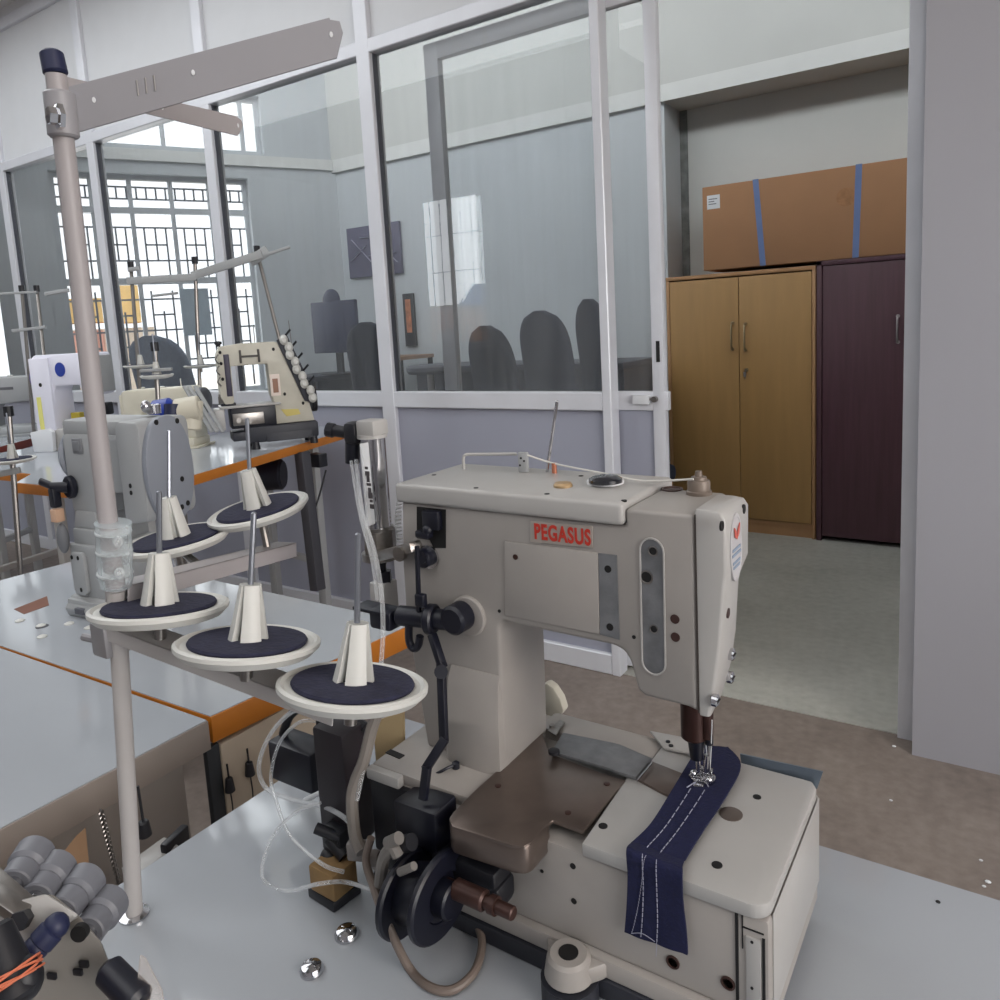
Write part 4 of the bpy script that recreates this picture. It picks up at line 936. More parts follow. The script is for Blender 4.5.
# rear arm and its discs
ar0 = mid2+V(.0, .0, -.004)
dB = V(math.sin(math.radians(11)), math.cos(math.radians(11)), 0)
e1 = DP(287, 549, 1.0)
mb, T, L = channel(ar0, e1, .03, .018)
mb.build('rear_bar', PINKW, st)
for (px, py, d_, tilt, pt) in ((177, 541, .93, (-.06, -.07, 1), (169, 430)), (259, 511, .97, (-.07, -.14, 1), (247, 418))):
    c = DP(px, py, d_); n = Vector(tilt).normalized(); spool_pad(c, n, DP(pt[0], pt[1], d_))
    f_ = ar0.lerp(e1, .45 if px < 200 else .86); MB().cyl(c-n*.01, f_, .0045, n=10).build('disc_post', STEEL, st)
# top arms
pA = YP(63, 108, .389); zt_ = pA.z
mb = MB()
def arm_plate(pts_top, pts_bot, depth_off, name):
    pass
eA = DP(345, 39, .74); sA = DP(66, 116, .735)
def top_arm(s0, s1, h0, h1, name, m_):
    x = (s1-s0); L = x.length; x.normalize(); y = V(0, 0, 1).cross(x).normalized(); z = x.cross(y); mb = MB(); t = .0022; wf = .016
    def at(l, yy, zz): return s0+x*l+y*yy+z*zz
    h = [(0, -h0*.5), (0, h0*.5), (L*.97, h1*.5), (L, h1*.4), (L*1.0, h1*.1), (L*.955, -h1*.5)]
    f = [at(l, -wf/2, zz) for l, zz in h]; b = [at(l, -wf/2+t, zz) for l, zz in h]; k = len(h)
    mb.add(f+b, [tuple(range(k))[::-1], tuple(range(k, 2*k))]+[(i, (i+1) % k, k+(i+1) % k, k+i) for i in range(k)])
    T_ = [at(0, -wf/2, h0*.5), at(0, wf/2, h0*.5), at(L*.97, wf/2, h1*.5), at(L*.97, -wf/2, h1*.5)]
    mb.slab(T_, z, .002)
    o = mb.build(name, m_, st); n_ = 0
    for fx in (.12, .47, .96):
        c = at(L*fx, -wf/2-.0006, .1*h0); MB().lathe([(.002, 0), (.002, .0006), (0, .0006)], c, -y, 14, sx=.8, sy=1.3).build('eyelet', PAPER, o)
    sl = MB()
    for fx in (.27, .30, .33): sl.box(0, .0016, 0, .0008, -.007, .007, 0, Matrix.Translation(at(L*fx, -wf/2-.0008, .004)))
    sl.build('slot', mat('slot_grey', (170, 166, 164), .5), o)
    return o
GA = mat('stand_grey_paint', (152, 151, 155), .45, var=.02)
top_arm(sA, eA, .039, .034, 'top_arm', GA)
sB = DP(62, 88, .75); eB = DP(238, 129, .98)
top_arm(sB, eB, .014, .022, 'top_arm', PINKW)
MB().cyl(YP(59, 92, .389), YP(64, 138, .389), .013, n=20, bev=.002).build('top_clamp', GA, st)
c = YP(62, 117, .375); MB().lathe([(.011, 0), (.011, .004), (.0075, .005), (.0075, .011), (0, .0115)], c, (-.2, -1, 0), 6).build('clamp_bolt', CHROME, st)
# ---------------------------------------------------------------- other tables
def table(poly, z, th, edge_m, label, legs, name='sewing_table', top_m=WHITE_LAM, leg_m=GREYEN, edge=True):
    cx = sum(p[0] for p in poly)/len(poly); cy = sum(p[1] for p in poly)/len(poly)
    t = thing(name, (cx, cy, 0), label, 'table')
    tp = MB().prism(poly, 'Z', z-th+(.004 if edge else 0), z-.0015 if edge else z, .001).build('table_core' if edge else 'table_top', edge_m, t)
    if edge:
        q = [(p[0]+(cx-p[0])*.004, p[1]+(cy-p[1])*.004) for p in poly]
        MB().prism(q, 'Z', z-.0014, z, 0).build('table_top', top_m, t)
    for (x0, y0), (x1, y1) in legs:
        a = V(x0, y0, 0); b = V(x1, y1, 0); mb = MB()
        for p in (a, b): mb.cbox(p+V(0, 0, (z-th+.06)/2), .05, .035, z-th-.06, .003)
        mb.bar(a+V(0, 0, .03), b+V(0, 0, .03), .05, .06, .006).bar(a+V(0, 0, z-th-.03), b+V(0, 0, z-th-.03), .04, .03, .003).bar(a+V(0, 0, .42), b+V(0, 0, .42), .03, .03, .003)
        mb.build('leg', leg_m, t)
    return t
# white table left of ours, and the one behind it with an orange edge
T1 = table([(-2.5, .16), (-1.056, .16), (-1.056, .695), (-2.5, .66)], ZT, .054, mat('greige_edge', (146, 136, 128), .55), 'plain white table at the left edge, in front of the orange-edged one', [((-1.2, .24), (-1.2, .6)), ((-2.35, .24), (-2.35, .58))], leg_m=CREAM2)
c = ZP(228, 717, ZT); e = ZP(262, 697, ZT); f_ = ZP(405, 628, ZT)
T2 = table([(-2.25, .668), (-1.062, .704), (f_.x, 1.16), (-2.22, 1.16)], ZT, .05, ORANGE, 'orange-edged white table under the grey post-bed machine', [((-1.12, 1.06), (-1.12, .9)), ((-2.1, .74), (-2.1, .96))])
# cream end panel with its two hanging switches
pz0 = XP(240, 830, -1.06).z
MB().box(-1.075, -1.06, .715, .93, .42, .846, .002).build('end_panel', mat('cream_panel', (190, 176, 156), .6), T2)
MB().box(-1.074, -1.062, .69, .714, .42, .85, .002).build('dark_post', mat('dark_post', (46, 50, 54), .6), T2)
for q in ((228, 784), (248, 768)):
    p = XP(q[0], q[1], -1.058); s_ = MB().cyl(p+V(.004, 0, -.012), p+V(.004, 0, .012), .0085, .006, 14, .001).cyl(p+V(.004, 0, .01), p+V(.003, 0, .036), .0016, n=8).tube([p+V(.004, 0, -.012), p+V(.003, .002, -.04), p+V(.003, .0, -.09)], .0012, 6)
    s_.build('hanging_plug', BLACK, T2)
for q in ((41, 626), (20, 621), (42, 637), (69, 624), (89, 628)):
    p = ZP(q[0], q[1], ZT); MB().lathe([(.010, 0), (.010, .002), (.006, .004), (0, .0045)], p, n=16).build('hole_plug', IVORY, T2)
p = ZP(42, 626.5, ZT); MB().lathe([(.013, 0), (.013, .0008), (0, .0008)], p, n=20).build('plug_hole', mat('dark_grey_hole', (74, 74, 80), .6), T2)
q = [ZP(14, 609, ZT+.0008), ZP(47, 596, ZT+.0008), ZP(49, 605, ZT+.0008), ZP(24, 614, ZT+.0008)]
MB().slab(q, (0, 0, -1), .001).build('cutout_wood', mat('raw_wood_cutout', (120, 76, 58), .7), T2)
# things hanging between the tables
MB().box(-1.1, -1.085, .2, .66, .2, .849).build('end_panel', mat('grey_cream_panel', (150, 143, 136), .6), T1)
p = DP(144, 828, 1.0)
o = MB().cyl(p+V(0, 0, -.012), p+V(0, 0, .01), .009, .007, 14, .002).cyl(p+V(0, 0, .01), p+V(-.002, 0, .058), .0018, n=8).cbox(p+V(-.009, 0, -.004), .006, .008, .01, .001)
o.build('hanging_weight', BLACK, T1)
mb = MB()
for i in range(34):
    a = DP(101+i*.55, 812+i*2.2, .98); mb.lathe([(.0035, -.0009), (.0048, 0), (.0035, .0009), (.0024, 0), (.0035, -.0009)], a, (1, .2, 0) if i % 2 else (.2, 1, 0), 10)
mb.build('pull_chain', STEEL, T1)
a = DP(128, 868, 1.0); b = DP(172, 836, 1.05)
be = thing('support_beam', tuple(a), 'pale cream beam with a black clamp below the gap between the tables', 'beam')
MB().bar(a+V(0, 0, -.02), b+V(0, 0, -.02), .035, .03, .003).build('beam', CREAM2, be)
MB().cbox(b+V(.006, 0, -.016), .012, .045, .042, .003, .3).build('clamp', BLACK, be)
bw = [DP(48, 872, .86), DP(76, 836, .88), DP(80, 880, .86), DP(60, 900, .85)]
tag(MB().slab(bw, (0, 1, .3), .012).build('wood_offcut', mat('brown_board', (128, 98, 70), .7), None, loc=tuple(bw[0])), 'brown board offcut under the plain white table, behind the grey tension posts', 'board')
# far tables
Z4 = 1.04
k4 = (H-Z4)/(H-1.03)
def z4(px, py): v = ZP(px, py, Z4); return (v.x, v.y)
c4 = z4(131, 493); e4 = z4(344, 431)
T4 = table([c4, e4, (e4[0]-.1, 2.76), (-3.36, 2.76), (-3.2, 1.5), (-2.95, c4[1]-.05)], Z4, .042, ORANGE, 'orange-edged white table by the partition under the multi-needle machine', [((c4[0]-.1, c4[1]+.1), (c4[0]-.5, c4[1]+.1)), ((-2.74, 2.5), (-3.15, 2.55))], leg_m=GREYEN)
dk = mat('dark_leg', (62, 62, 68), .5)
a = ZP(300, 450, Z4-.05); 
mb = MB(); q0 = DP(302, 452, 3.35); q1 = DP(318, 590, 3.35); mb.bar(q0, q1, .05, .05, .004, up=(0, 1, 0)); mb.build('dark_leg', dk, T4)
q0 = DP(318, 460, 3.42); mb = MB().cbox(q0, .07, .05, .06, .005); mb.build('switch_box', BLACK, T4)
MB().tube([DP(326, 470, 3.42), DP(318, 500, 3.42), DP(310, 520, 3.42)], .004, 6).build('switch_cable', BLACK, T4)
mo = DP(268, 475, 3.5)
mtr = MB().cyl(mo+V(-.08, -.05, 0), mo+V(.06, .04, 0), .07, n=24, bev=.01).cbox(mo+V(0, 0, .08), .06, .06, .08, .004).build('motor', NAVYM, T4)
Z3 = .99
c3 = (ZP(41, 474.5, Z3).x, ZP(41, 474.5, Z3).y)
T3 = table([(c3[0], c3[1]), (c3[0]-.24, c3[1]+.95), (-4.45, 2.52), (-4.3, 1.5)], Z3, .045, ORANGE, 'orange-edged white table under the lilac-white machine, left of the stand pole', [((c3[0]-.1, c3[1]+.1), (c3[0]-.27, c3[1]+.75)), ((-4.2, 1.6), (-4.35, 2.3))], leg_m=CREAM2)
T5 = table([(-4.56, 1.88), (-4.92, 2.35), (-5.95, 2.5), (-5.7, 1.8)], Z3, .05, DARKRED, 'white table with a dark red edge at the far left, under the leftmost machine', [((-4.85, 2.0), (-5.0, 2.25)), ((-5.6, 1.95), (-5.7, 2.35))])
# ---------------------------------------------------------------- sewing machine builders (local: x along the arm from pillar to head, y towards the back)
def lockstitch(loc, rz, label, s, body, face, nm='industrial_sewing_machine', bluecap=False, L=.42, flip=1, hh=.30):
    t = thing(nm, loc, label, 'sewing machine', rz)
    def b(mb, n, mt, par=None, ang=38):
        for v in mb.v: v.x *= s*flip; v.y *= s; v.z *= s
        return mb.build(n, mt, par or t, ang, world=False)
    b(MB().box(-.02, L+.06, -.09, .09, 0, .012, .003).box(.0, L, -.08, .085, .01, .055, .012), 'bed', body)
    b(MB().prism([(0, .05), (.0, hh), (.02, hh+.02), (L-.02, hh+.012), (L, hh), (L, .14), (L-.012, .125), (L-.085, .125), (L-.095, .17), (L-.11, .19), (.125, .175), (.115, .15), (.11, .05)], 'Y', -.062, .062, .012), 'arm', body)
    b(MB().prism([(-.058, .14), (-.058, hh-.01), (.058, hh-.01), (.058, .14), (.03, .128), (-.03, .128)], 'X', L-.001, L+.014, .006), 'face_plate', face)
    b(MB().lathe([(.0, 0), (.06, 0), (.07, .008), (.07, .03), (.06, .038), (.025, .04), (0, .04)], (-.005, 0, hh-.06), (-1, 0, 0), 28), 'handwheel', mat('handwheel_grey', (92, 94, 100), .45))
    nb = b(MB().cyl((L-.045, 0, .06), (L-.045, 0, .13), .004, n=10).cyl((L-.025, 0, .07), (L-.025, 0, .13), .005, n=10).cyl((L-.045, 0, .1), (L-.045, 0, .125), .009, n=12), 'needle_bar', CHROME)
    b(MB().box(L-.07, L-.02, -.012, .012, .058, .066, .002), 'presser_foot', CHROME)
    tn = b(MB().lathe([(.018, 0), (.018, .005), (.008, .008), (.012, .014), (.012, .02), (.006, .026), (0, .026)], (L-.06, -.062, .23), (0, -1, 0), 18), 'tension_dial', CHROME)
    b(MB().tube([(L-.085, -.066, .25), (L-.05, -.075, .27), (L-.03, -.07, .22)], .003, 6), 'thread_guide', CHROME)
    b(MB().cyl((.09, 0, hh+.015), (.09, 0, hh+.06), .003, n=8).lathe([(.012, 0), (.016, .006), (.01, .01), (0, .01)], (.2, 0, hh+.014)).lathe([(.008, 0), (.01, .012), (0, .013)], (.3, .01, hh+.012)), 'oil_cap', IVORY)
    b(MB().box(.17, .24, -.0632, -.0615, hh-.055, hh-.04), 'name_strip', mat('grey_lettering', (96, 96, 100), .6))
    b(MB().cyl((.07, -.0615, .1), (.07, -.066, .1), .028, n=22).cyl((.07, -.066, .1), (.07, -.07, .1), .012, n=16), 'stitch_dial', face)
    return t
CREAMB = mat('warm_white_enamel', (206, 201, 184), .4)
p = ZP(205, 440, Z4)
q = ZP(204, 447, Z4)
LS = lockstitch((q.x-.03, q.y+.02, Z4), math.radians(205), 'cream lockstitch machine behind the grey post-bed machine, in front of the grille window', .85, CREAMB, CREAMB, L=.40)
rz_ = math.radians(205); T_l = Matrix.Rotation(-rz_, 4, 'Z') @ Matrix.Translation(-V(q.x-.03, q.y+.02, Z4))
for dx in (0, 5, 11):
    a_ = T_l @ DP(184+dx, 386, 3.12); b_ = T_l @ DP(212+dx, 432, 3.05); MB().bar(a_, b_, .016, .008, .002).build('slanted_rail', GREYEN, LS, world=False)
# ---------------------------------------------------------------- multi-needle machine (beige, thread tensions cascading down its slanting right side)
def multi(loc, rz):
    t = thing('multi_needle_machine', loc, 'beige multi-needle sewing machine with a cascade of white tension knobs', 'sewing machine', rz)
    S_ = .74
    def b(mb, n, mt, par=None, ang=36):
        for v in mb.v: v.x *= S_; v.y *= S_; v.z *= .92
        return mb.build(n, mt, par or t, ang, world=False)
    # x: 0 = needle end (left), .46 = tension end (right); y: front negative
    b(MB().box(.10, .50, -.11, .10, .03, .105, .012).box(.02, .12, -.10, .07, .045, .085, .006).prism([(-.12, .03), (-.10, .105), (-.02, .105), (-.02, .03)], 'X', .2, .46, .004), 'base', TRAY)
    for x, y in ((.14, -.09), (.14, .08), (.47, -.09), (.47, .08)): b(MB().cyl((x, y, 0), (x, y, .035), .024, .02, 14), 'rubber_foot', BLACK)
    b(MB().box(-.03, .30, -.10, .07, .196, .206, .002), 'cloth_plate', CREAM2)
    hs_ = b(MB().box(.02, .27, -.08, .06, .10, .197, .008), 'looper_housing', NAVYM)
    b(MB().box(.03, .2, -.09, -.078, .115, .17, .003).cyl((.06, -.08, .14), (.06, -.1, .14), .014, n=14).cyl((.12, -.08, .13), (.12, -.1, .13), .01, n=14), 'looper', STEEL, hs_)
    b(MB().prism([(.27, .10), (.27, .20), (.255, .25), (.25, .385), (.05, .385), (.05, .22), (.04, .215), (0, .215), (-.02, .25), (-.02, .44), (.0, .475), (.12, .485), (.30, .485), (.36, .47), (.40, .38), (.46, .22), (.49, .10)], 'Y', -.062, .055, .01), 'body', BEIGE)
    b(MB().box(.015, .045, -.07, -.06, .25, .44, .003), 'dark_slot', mat('slot_violet', (58, 54, 72), .5))
    lv = MB()
    for x in (.10, .20): lv.box(x, x+.012, -.07, -.058, .395, .455, .002)
    lv.box(.11, .2, -.068, -.06, .42, .43)
    b(lv, 'lever_link', mat('lever_dark', (70, 66, 62), .5))
    b(MB().box(.255, .31, -.0645, -.06, .235, .335, .001), 'front_label', mat('label_frame', (228, 214, 204), .6))
    b(MB().box(.268, .298, -.066, -.063, .25, .315), 'label_picture', mat('label_brown', (150, 112, 92), .6))
    b(MB().prism([(.30, .17), (.40, .165), (.41, .14), (.33, .135)], 'Y', -.066, -.061), 'yellow_label', mat('yellow_sticker', (206, 190, 110), .6))
    hd = b(MB().cyl((.0, 0, .215), (.0, 0, .25), .03, n=18).cyl((.03, 0, .20), (.03, 0, .25), .018, n=14).box(-.025, .05, -.05, .03, .228, .262, .006), 'needle_clamp', STEEL)
    nd_ = MB()
    for i in range(6): nd_.cyl((-.02+i*.01, -.02, .19), (-.02+i*.01, -.02, .225), .0012, n=6)
    b(nd_, 'needle', CHROME, hd)
    b(MB().box(-.02, .06, -.045, .02, .206, .218, .003), 'presser_foot', NAVYM)
    b(MB().lathe([(.012, 0), (.012, .008), (.02, .012), (.02, .022), (.008, .026), (0, .026)], (.0, 0, .475)), 'pressure_knob', BLACK)
    br = b(MB().prism([(.31, .49), (.372, .51), (.505, .23), (.485, .19), (.44, .20)], 'Y', -.078, -.06, .003), 'tension_bracket', mat('bracket_dark', (52, 54, 62), .5))
    for i in range(9):
        k = i/8; x = .352+.135*k-.01*math.sin(k*PI); z = .49-.275*k; o_ = (x, -.078, z)
        tn = MB().cyl(o_, (x, -.092, z), .008, n=12).lathe([(.014, 0), (.021, .003), (.024, .012), (.018, .022), (.012, .03), (0, .03)], (x+(.006 if i % 2 else -.006), -.092, z), (0, -1, 0), 18)
        b(tn, 'tension_knob', IVORY)
    for i in range(5): b(MB().bar((.34+i*.028, -.07, .49-i*.055), (.385+i*.028, -.12, .535-i*.055), .005, .010), 'thread_guide', BLACK)
    for i in range(3): b(MB().tube([(-.012, -.07, .44-i*.05), (-.03, -.085, .42-i*.05), (-.012, -.07, .40-i*.05)], .004, 6), 'thread_eyelet', STEEL)
    for x, z in ((.0, .45), (.0, .40), (.0, .33), (.29, .45), (.33, .24), (.43, .19)): b(MB().cyl((x, -.063, z), (x, -.066, z), .008, n=12), 'screw_hole', HOLE)
    b(MB().box(-.06, -.01, -.085, .06, .1, .195, .004), 'end_cover', CREAM2)
    b(MB().lathe([(0, 0), (.055, 0), (.06, .006), (.06, .03), (0, .032)], (.49, .02, .20), (1, 0, 0), 24), 'handwheel', BLACK)
    b(MB().cyl((.2, .0, .48), (.2, .0, .57), .0025, n=8), 'spool_pin', STEEL); b(MB().cyl((.42, .05, .34), (.41, .06, .58), .0025, n=8), 'spool_pin', STEEL)
    return t
multi(tuple(ZP(229, 450, Z4)), math.radians(58))
# ---------------------------------------------------------------- grey post-bed machine on the middle table
def postbed(loc, rz):
    t = thing('post_bed_machine', loc, 'grey machine with a rounded blue-grey face plate on the orange-edged table, behind the stand pole', 'sewing machine', rz)
    def b(mb, n, mt, par=None, ang=36):
        for v in mb.v: v.x *= .72; v.y *= .8
        return mb.build(n, mt, par or t, ang, world=False)
    b(MB().box(-.01, .17, -.095, .1, 0, .04, .004).prism([(-.095, .0), (-.105, .02), (-.08, .045), (-.0, .045), (-.0, 0)], 'X', -.01, .17, .003), 'base', GREYEN)
    b(MB().box(.045, .085, -.109, -.098, .012, .026, .002), 'base_plate_slot', mat('slot_dark_grey', (84, 86, 94), .5))
    lower = b(MB().box(.0, .17, -.075, .1, .04, .165, .008).box(.01, .14, -.065, .095, .16, .20, .006).prism([(.012, .2), (.03, .24), (.12, .24), (.14, .2)], 'Y', -.06, .09, .004), 'post', GREYEN)
    cv = b(MB().prism([(.02, .06), (.02, .14), (.03, .15), (.075, .15), (.085, .14), (.085, .06), (.07, .05), (.035, .05)], 'Y', -.088, -.074, .004), 'cover_plate', GREYEN, lower)
    for x, z in ((.032, .138), (.062, .138), (.058, .064)): b(MB().cyl((x, -.088, z), (x, -.0895, z), .005, n=12), 'screw_hole', HOLE, cv)
    b(MB().prism([(.01, .235), (.0, .3), (.0, .40), (.012, .415), (.29, .415), (.30, .40), (.30, .29), (.14, .28), (.13, .23)], 'Y', -.055, .085, .01), 'arm', GREYEN)
    b(MB().box(-.002, .295, -.05, .08, .405, .445, .01), 'top_cover', GREYEN)
    b(MB().cyl((.17, -.055, .335), (.17, -.058, .335), .008, n=14), 'screw_hole', HOLE)
    b(MB().box(.055, .10, -.06, -.053, .37, .405, .003).box(.062, .094, -.063, -.058, .377, .398, .001), 'window', mat('window_frame_grey', (120, 122, 126), .4))
    b(MB().prism([(.285, .22), (.285, .43), (.30, .445), (.38, .445), (.39, .43), (.39, .25), (.38, .232), (.31, .225)], 'Y', -.075, .085, .014), 'head', GREYEN)
    for x, z in ((.33, .31), (.33, .295)): b(MB().cyl((x, -.074, z), (x, -.077, z), .005, n=12), 'screw_hole', HOLE)
    pts = [(.0+.075*math.copysign(abs(math.sin(a))**.8, math.sin(a)), .337-.115*math.cos(a)) for a in [2*PI*i/40 for i in range(40)]]
    fpl = b(MB().prism(pts, 'X', .385, .408, .006), 'face_plate', GREYFACE)
    for y, z in ((-.03, .44), (.035, .436), (.03, .31), (-.03, .25), (.02, .25), (.04, .255)): b(MB().cyl((.407, y, z), (.4095, y, z), .006, n=12), 'screw_hole', HOLE, fpl)
    b(MB().cyl((.36, .0, .09), (.36, .0, .19), .005, n=10).cyl((.375, .0, .1), (.375, .0, .19), .006, n=10), 'needle_bar', CHROME)
    b(MB().box(.335, .40, -.02, .03, .085, .10, .003).cyl((.37, 0, 0), (.37, 0, .09), .024, n=18), 'work_post', GREYEN)
    b(MB().lathe([(0, 0), (.055, 0), (.062, .006), (.062, .014), (.02, .02), (0, .02)], (-.002, .0, .36), (-1, 0, 0), 26), 'handwheel', GREYFACE)
    k = b(MB().cyl((.03, -.055, .295), (.03, -.075, .295), .026, n=20, bev=.004).cyl((.03, -.07, .295), (-.005, -.10, .30), .013, .011, 14).cyl((.0, -.095, .30), (-.045, -.105, .312), .009, n=12, bev=.002).cbox((.0, -.095, .275), .025, .025, .045, .005), 'puller_crank', NAVYM)
    b(MB().cbox((.0, -.095, .235), .03, .026, .03, .003), 'rod_block', mat('pinkish_brass', (206, 168, 140), .45), k)
    b(MB().ball((.0, -.088, .18), .018, .016, .035), 'rod_end', mat('rod_grey', (110, 112, 116), .5), k)
    b(MB().cyl((.29, .05, .45), (.29, .05, .47), .02, n=16).ball((.30, .02, .468), .014), 'oil_cap', CHROME)
    return t
postbed((-1.775, .925, ZT), math.radians(6))
c = thing('motor_unit', tuple(DP(172, 425, 1.9)), 'bright blue motor cap with a cream cylinder standing behind the grey post-bed machine', 'motor')
a = DP(152, 413, 1.9); b_ = DP(175, 409, 1.9)
MB().cyl(a, b_, .03, n=24, bev=.01).build('cap', BLUEPL, c)
MB().cyl(DP(172, 428, 1.88), DP(172, 404, 1.88), .018, n=16).build('sleeve', NAVYPL, c)
MB().cyl(DP(176, 412, 1.9), DP(200, 408, 1.91), .032, n=24, bev=.003).cyl(DP(190, 430, 1.91), DP(192, 400, 1.91), .027, n=18, bev=.004).build('motor_body', CREAMB, c)
MB().cyl(DP(172, 425, 1.9), V(DP(172, 425, 1.9).x, DP(172, 425, 1.9).y, ZT), .012, n=12).build('post', STEEL, c)
# ---------------------------------------------------------------- lilac-white machine and the leftmost one
def lilac(loc, rz):
    t = thing('post_sewing_machine', loc, 'lilac-white sewing machine with a blue emblem, just left of the stand pole', 'sewing machine', rz)
    def b(mb, n, mt, par=None, ang=36):
        for v in mb.v: v.x *= .8; v.y *= .9; v.z *= 1.03
        return mb.build(n, mt, par or t, ang, world=False)
    b(MB().box(-.02, .46, -.09, .11, 0, .015, .003).box(0, .44, -.085, .1, .012, .11, .01), 'bed', CREAM2)
    b(MB().prism([(0, .1), (0, .46), (.02, .475), (.43, .475), (.44, .46), (.44, .27), (.34, .26), (.32, .32), (.15, .32), (.135, .29), (.13, .1)], 'Y', -.07, .08, .012), 'arm', LILAC)
    b(MB().box(-.008, .13, -.085, .085, .1, .46, .006), 'column', LILAC)
    b(MB().cyl((.20, -.07, .40), (.20, -.074, .40), .035, n=24), 'emblem', BLUEPL)
    b(MB().prism([(-.02, .0), (.12, .0), (.13, .1), (.1, .115), (-.03, .1)], 'Y', -.12, -.09, .006), 'drip_tray', PANELW)
    b(MB().box(.02, .05, -.0875, -.084, .11, .27), 'yellow_strip', mat('yellow_strip', (226, 222, 130), .6))
    b(MB().box(.17, .23, -.0, .04, .12, .18), 'yellow_label', mat('ochre_label', (190, 170, 60), .6))
    b(MB().cyl((.38, 0, .13), (.38, 0, .27), .006, n=10), 'needle_bar', CHROME)
    b(MB().box(.36, .41, -.02, .02, .11, .125, .002), 'presser_foot', CHROME)
    b(MB().box(.44, .455, -.06, .07, .28, .46, .005), 'face_plate', GREYEN)
    b(MB().cyl((.06, -.085, .33), (.06, -.088, .33), .01, n=12), 'screw_hole', HOLE)
    b(MB().lathe([(0, 0), (.06, 0), (.065, .01), (.06, .03), (0, .03)], (-.008, 0, .36), (-1, 0, 0), 24), 'handwheel', mat('handwheel_violet', (96, 92, 140), .5))
    b(MB().cbox((.48, -.05, .2), .05, .05, .06, .008).cyl((.48, -.08, .2), (.48, -.11, .2), .02, n=14), 'puller', BLACK)
    return t
lilac(tuple(ZP(52, 449, Z3)), math.radians(24))
q = ZP(-8, 437, Z3)
t_ = lockstitch((q.x-.1, q.y-.02, Z3), math.radians(38), 'grey-white lockstitch machine at the left edge of the photo, on the dark red edged table', 1.12, GREYEN, GREYEN, L=.42, hh=.31)
# teal card seen under the arms
# ---------------------------------------------------------------- far thread stands
def pole_stand(label, poles, bars, pads=(), d=3.5, zt=Z4, rr=.009):
    p0 = DP(*poles[0][1], d); t = thing('thread_stand', (p0.x, p0.y, zt), label, 'thread stand')
    for a, b_ in poles:
        A_ = DP(*a, d); Bp = DP(*b_, d)
        k = (A_.z-zt)/max(1e-6, (A_.z-Bp.z)); Bp = A_+(Bp-A_)*k if k > 0 else Bp
        MB().cyl(Bp, A_, rr, n=10).build('pole', STEEL, t); MB().cyl(A_+V(0, 0, -.004), A_+V(0, 0, .03), rr*1.7, n=10).build('end_cap', BLACK, t)
        MB().cyl(Bp, Bp+V(0, 0, .012), rr*2.4, n=14).build('pole_ring', CHROME, t)
    for a, b_, h in bars: MB().bar(DP(*a, d-.02), DP(*b_, d-.02), .015, h, .002).build('top_arm', GREYEN, t)
    for c_, R_ in pads:
        cc = DP(*c_, d); spool_pad(cc, (0, 0, 1), cc+V(0, 0, .16), parent=t, R=R_)
    return t
pole_stand('grey thread stand with two poles and linked arms in front of the grille window', [((195, 263), (200, 392)), ((131, 268), (139, 378))], [((127, 281), (196, 277), .035), ((192, 276), (262, 254), .04), ((128, 270), (140, 268), .02), ((152, 296), (178, 293), .012)], [((201, 366), .08), ((141, 366), .08)], 3.75)
pole_stand('thin thread stand pole with a long top arm beside the multi-needle machine', [((257, 252), (281, 345))], [((262, 256), (290, 247), .014), ((250, 262), (268, 250), .05)], [], 3.8)
pole_stand('thin thread stand at the far left behind the lilac-white machine', [((37, 291), (43, 345)), ((22, 291), (27, 350))], [((-8, 294), (37, 292), .012), ((45, 294), (69, 290), .02), ((12, 331), (46, 327), .016)], [], 4.2)
pole_stand('low thread stand with a pale disc at the left edge of the photo', [((9, 415), (13, 470))], [((0, 474), (20, 470), .02)], [((13, 460), .07)], 2.6, .004)
pole_stand('short thread stand with white pads on the cream lockstitch machine table', [((155, 350), (158, 400))], [((140, 371), (172, 369), .012)], [((157, 376), .06)], 2.95)
# ---------------------------------------------------------------- overlock machine in the near left corner
ov = thing('overlock_machine', (-.6, .24, ZT), 'grey overlock machine with four tension posts in the lower left corner', 'sewing machine')
DO = .46
def O(px, py, d=DO): return DP(px, py, d)
n_ = (_fw*-1)
# main body: front outline pulled back in depth and carried down to the table
out_ = [(-30, 925), (8, 905), (34, 902), (46, 893), (54, 894), (80, 916), (88, 926), (101, 940), (112, 968), (150, 1020), (170, 1060), (-40, 1080)]
bk_ = V(-.05, .06, -.02)
body = MB(); F_ = [O(*q) for q in out_]; 
body.slab(F_, tuple((ray(50, 960)+V(0, 0, -.2)).normalized()), .075, .004); body.build('body', mat('overlock_grey', (128, 125, 120), .4, var=.04), ov, 40)
MB().box(-.815, -.70, .14, .26, ZT, 1.0, .012).build('base', mat('overlock_base', (130, 128, 124), .5), ov)
up = [O(-30, 930, .452), O(10, 902, .452), O(46, 893, .452), O(80, 915, .452), O(56, 928, .448), O(30, 942, .446), O(-30, 985, .444)]
MB().slab(up, tuple((ray(30, 930)+V(0, 0, -.2)).normalized()), .012, .002).build('top_cover', CREAM2, ov)
PO = mat('tension_grey', (112, 114, 121), .45)
for (a, b_) in (((14, 884), (38, 849)), ((36, 898), (60, 863)), ((62, 912), (90, 876)), ((88, 932), (112, 899))):
    A_ = O(*a, .50); B_ = O(*b_, .53); m_ = A_.lerp(B_, .42)
    o_ = MB().cyl(A_, m_, .0105, n=24, bev=.001).build('tension_post', PO, ov)
    MB().cyl(m_, B_, .0125, .0130, 24, .0025).build('tension_knob', PO, o_)
    MB().cyl(A_+(A_-B_)*.12, A_, .006, n=14).build('stem', CHROME, o_)
mb = MB().bar(O(-20, 868, .47), O(30, 912, .452), .012, .006, .001).bar(O(-20, 885, .46), O(24, 916, .448), .010, .008, .001)
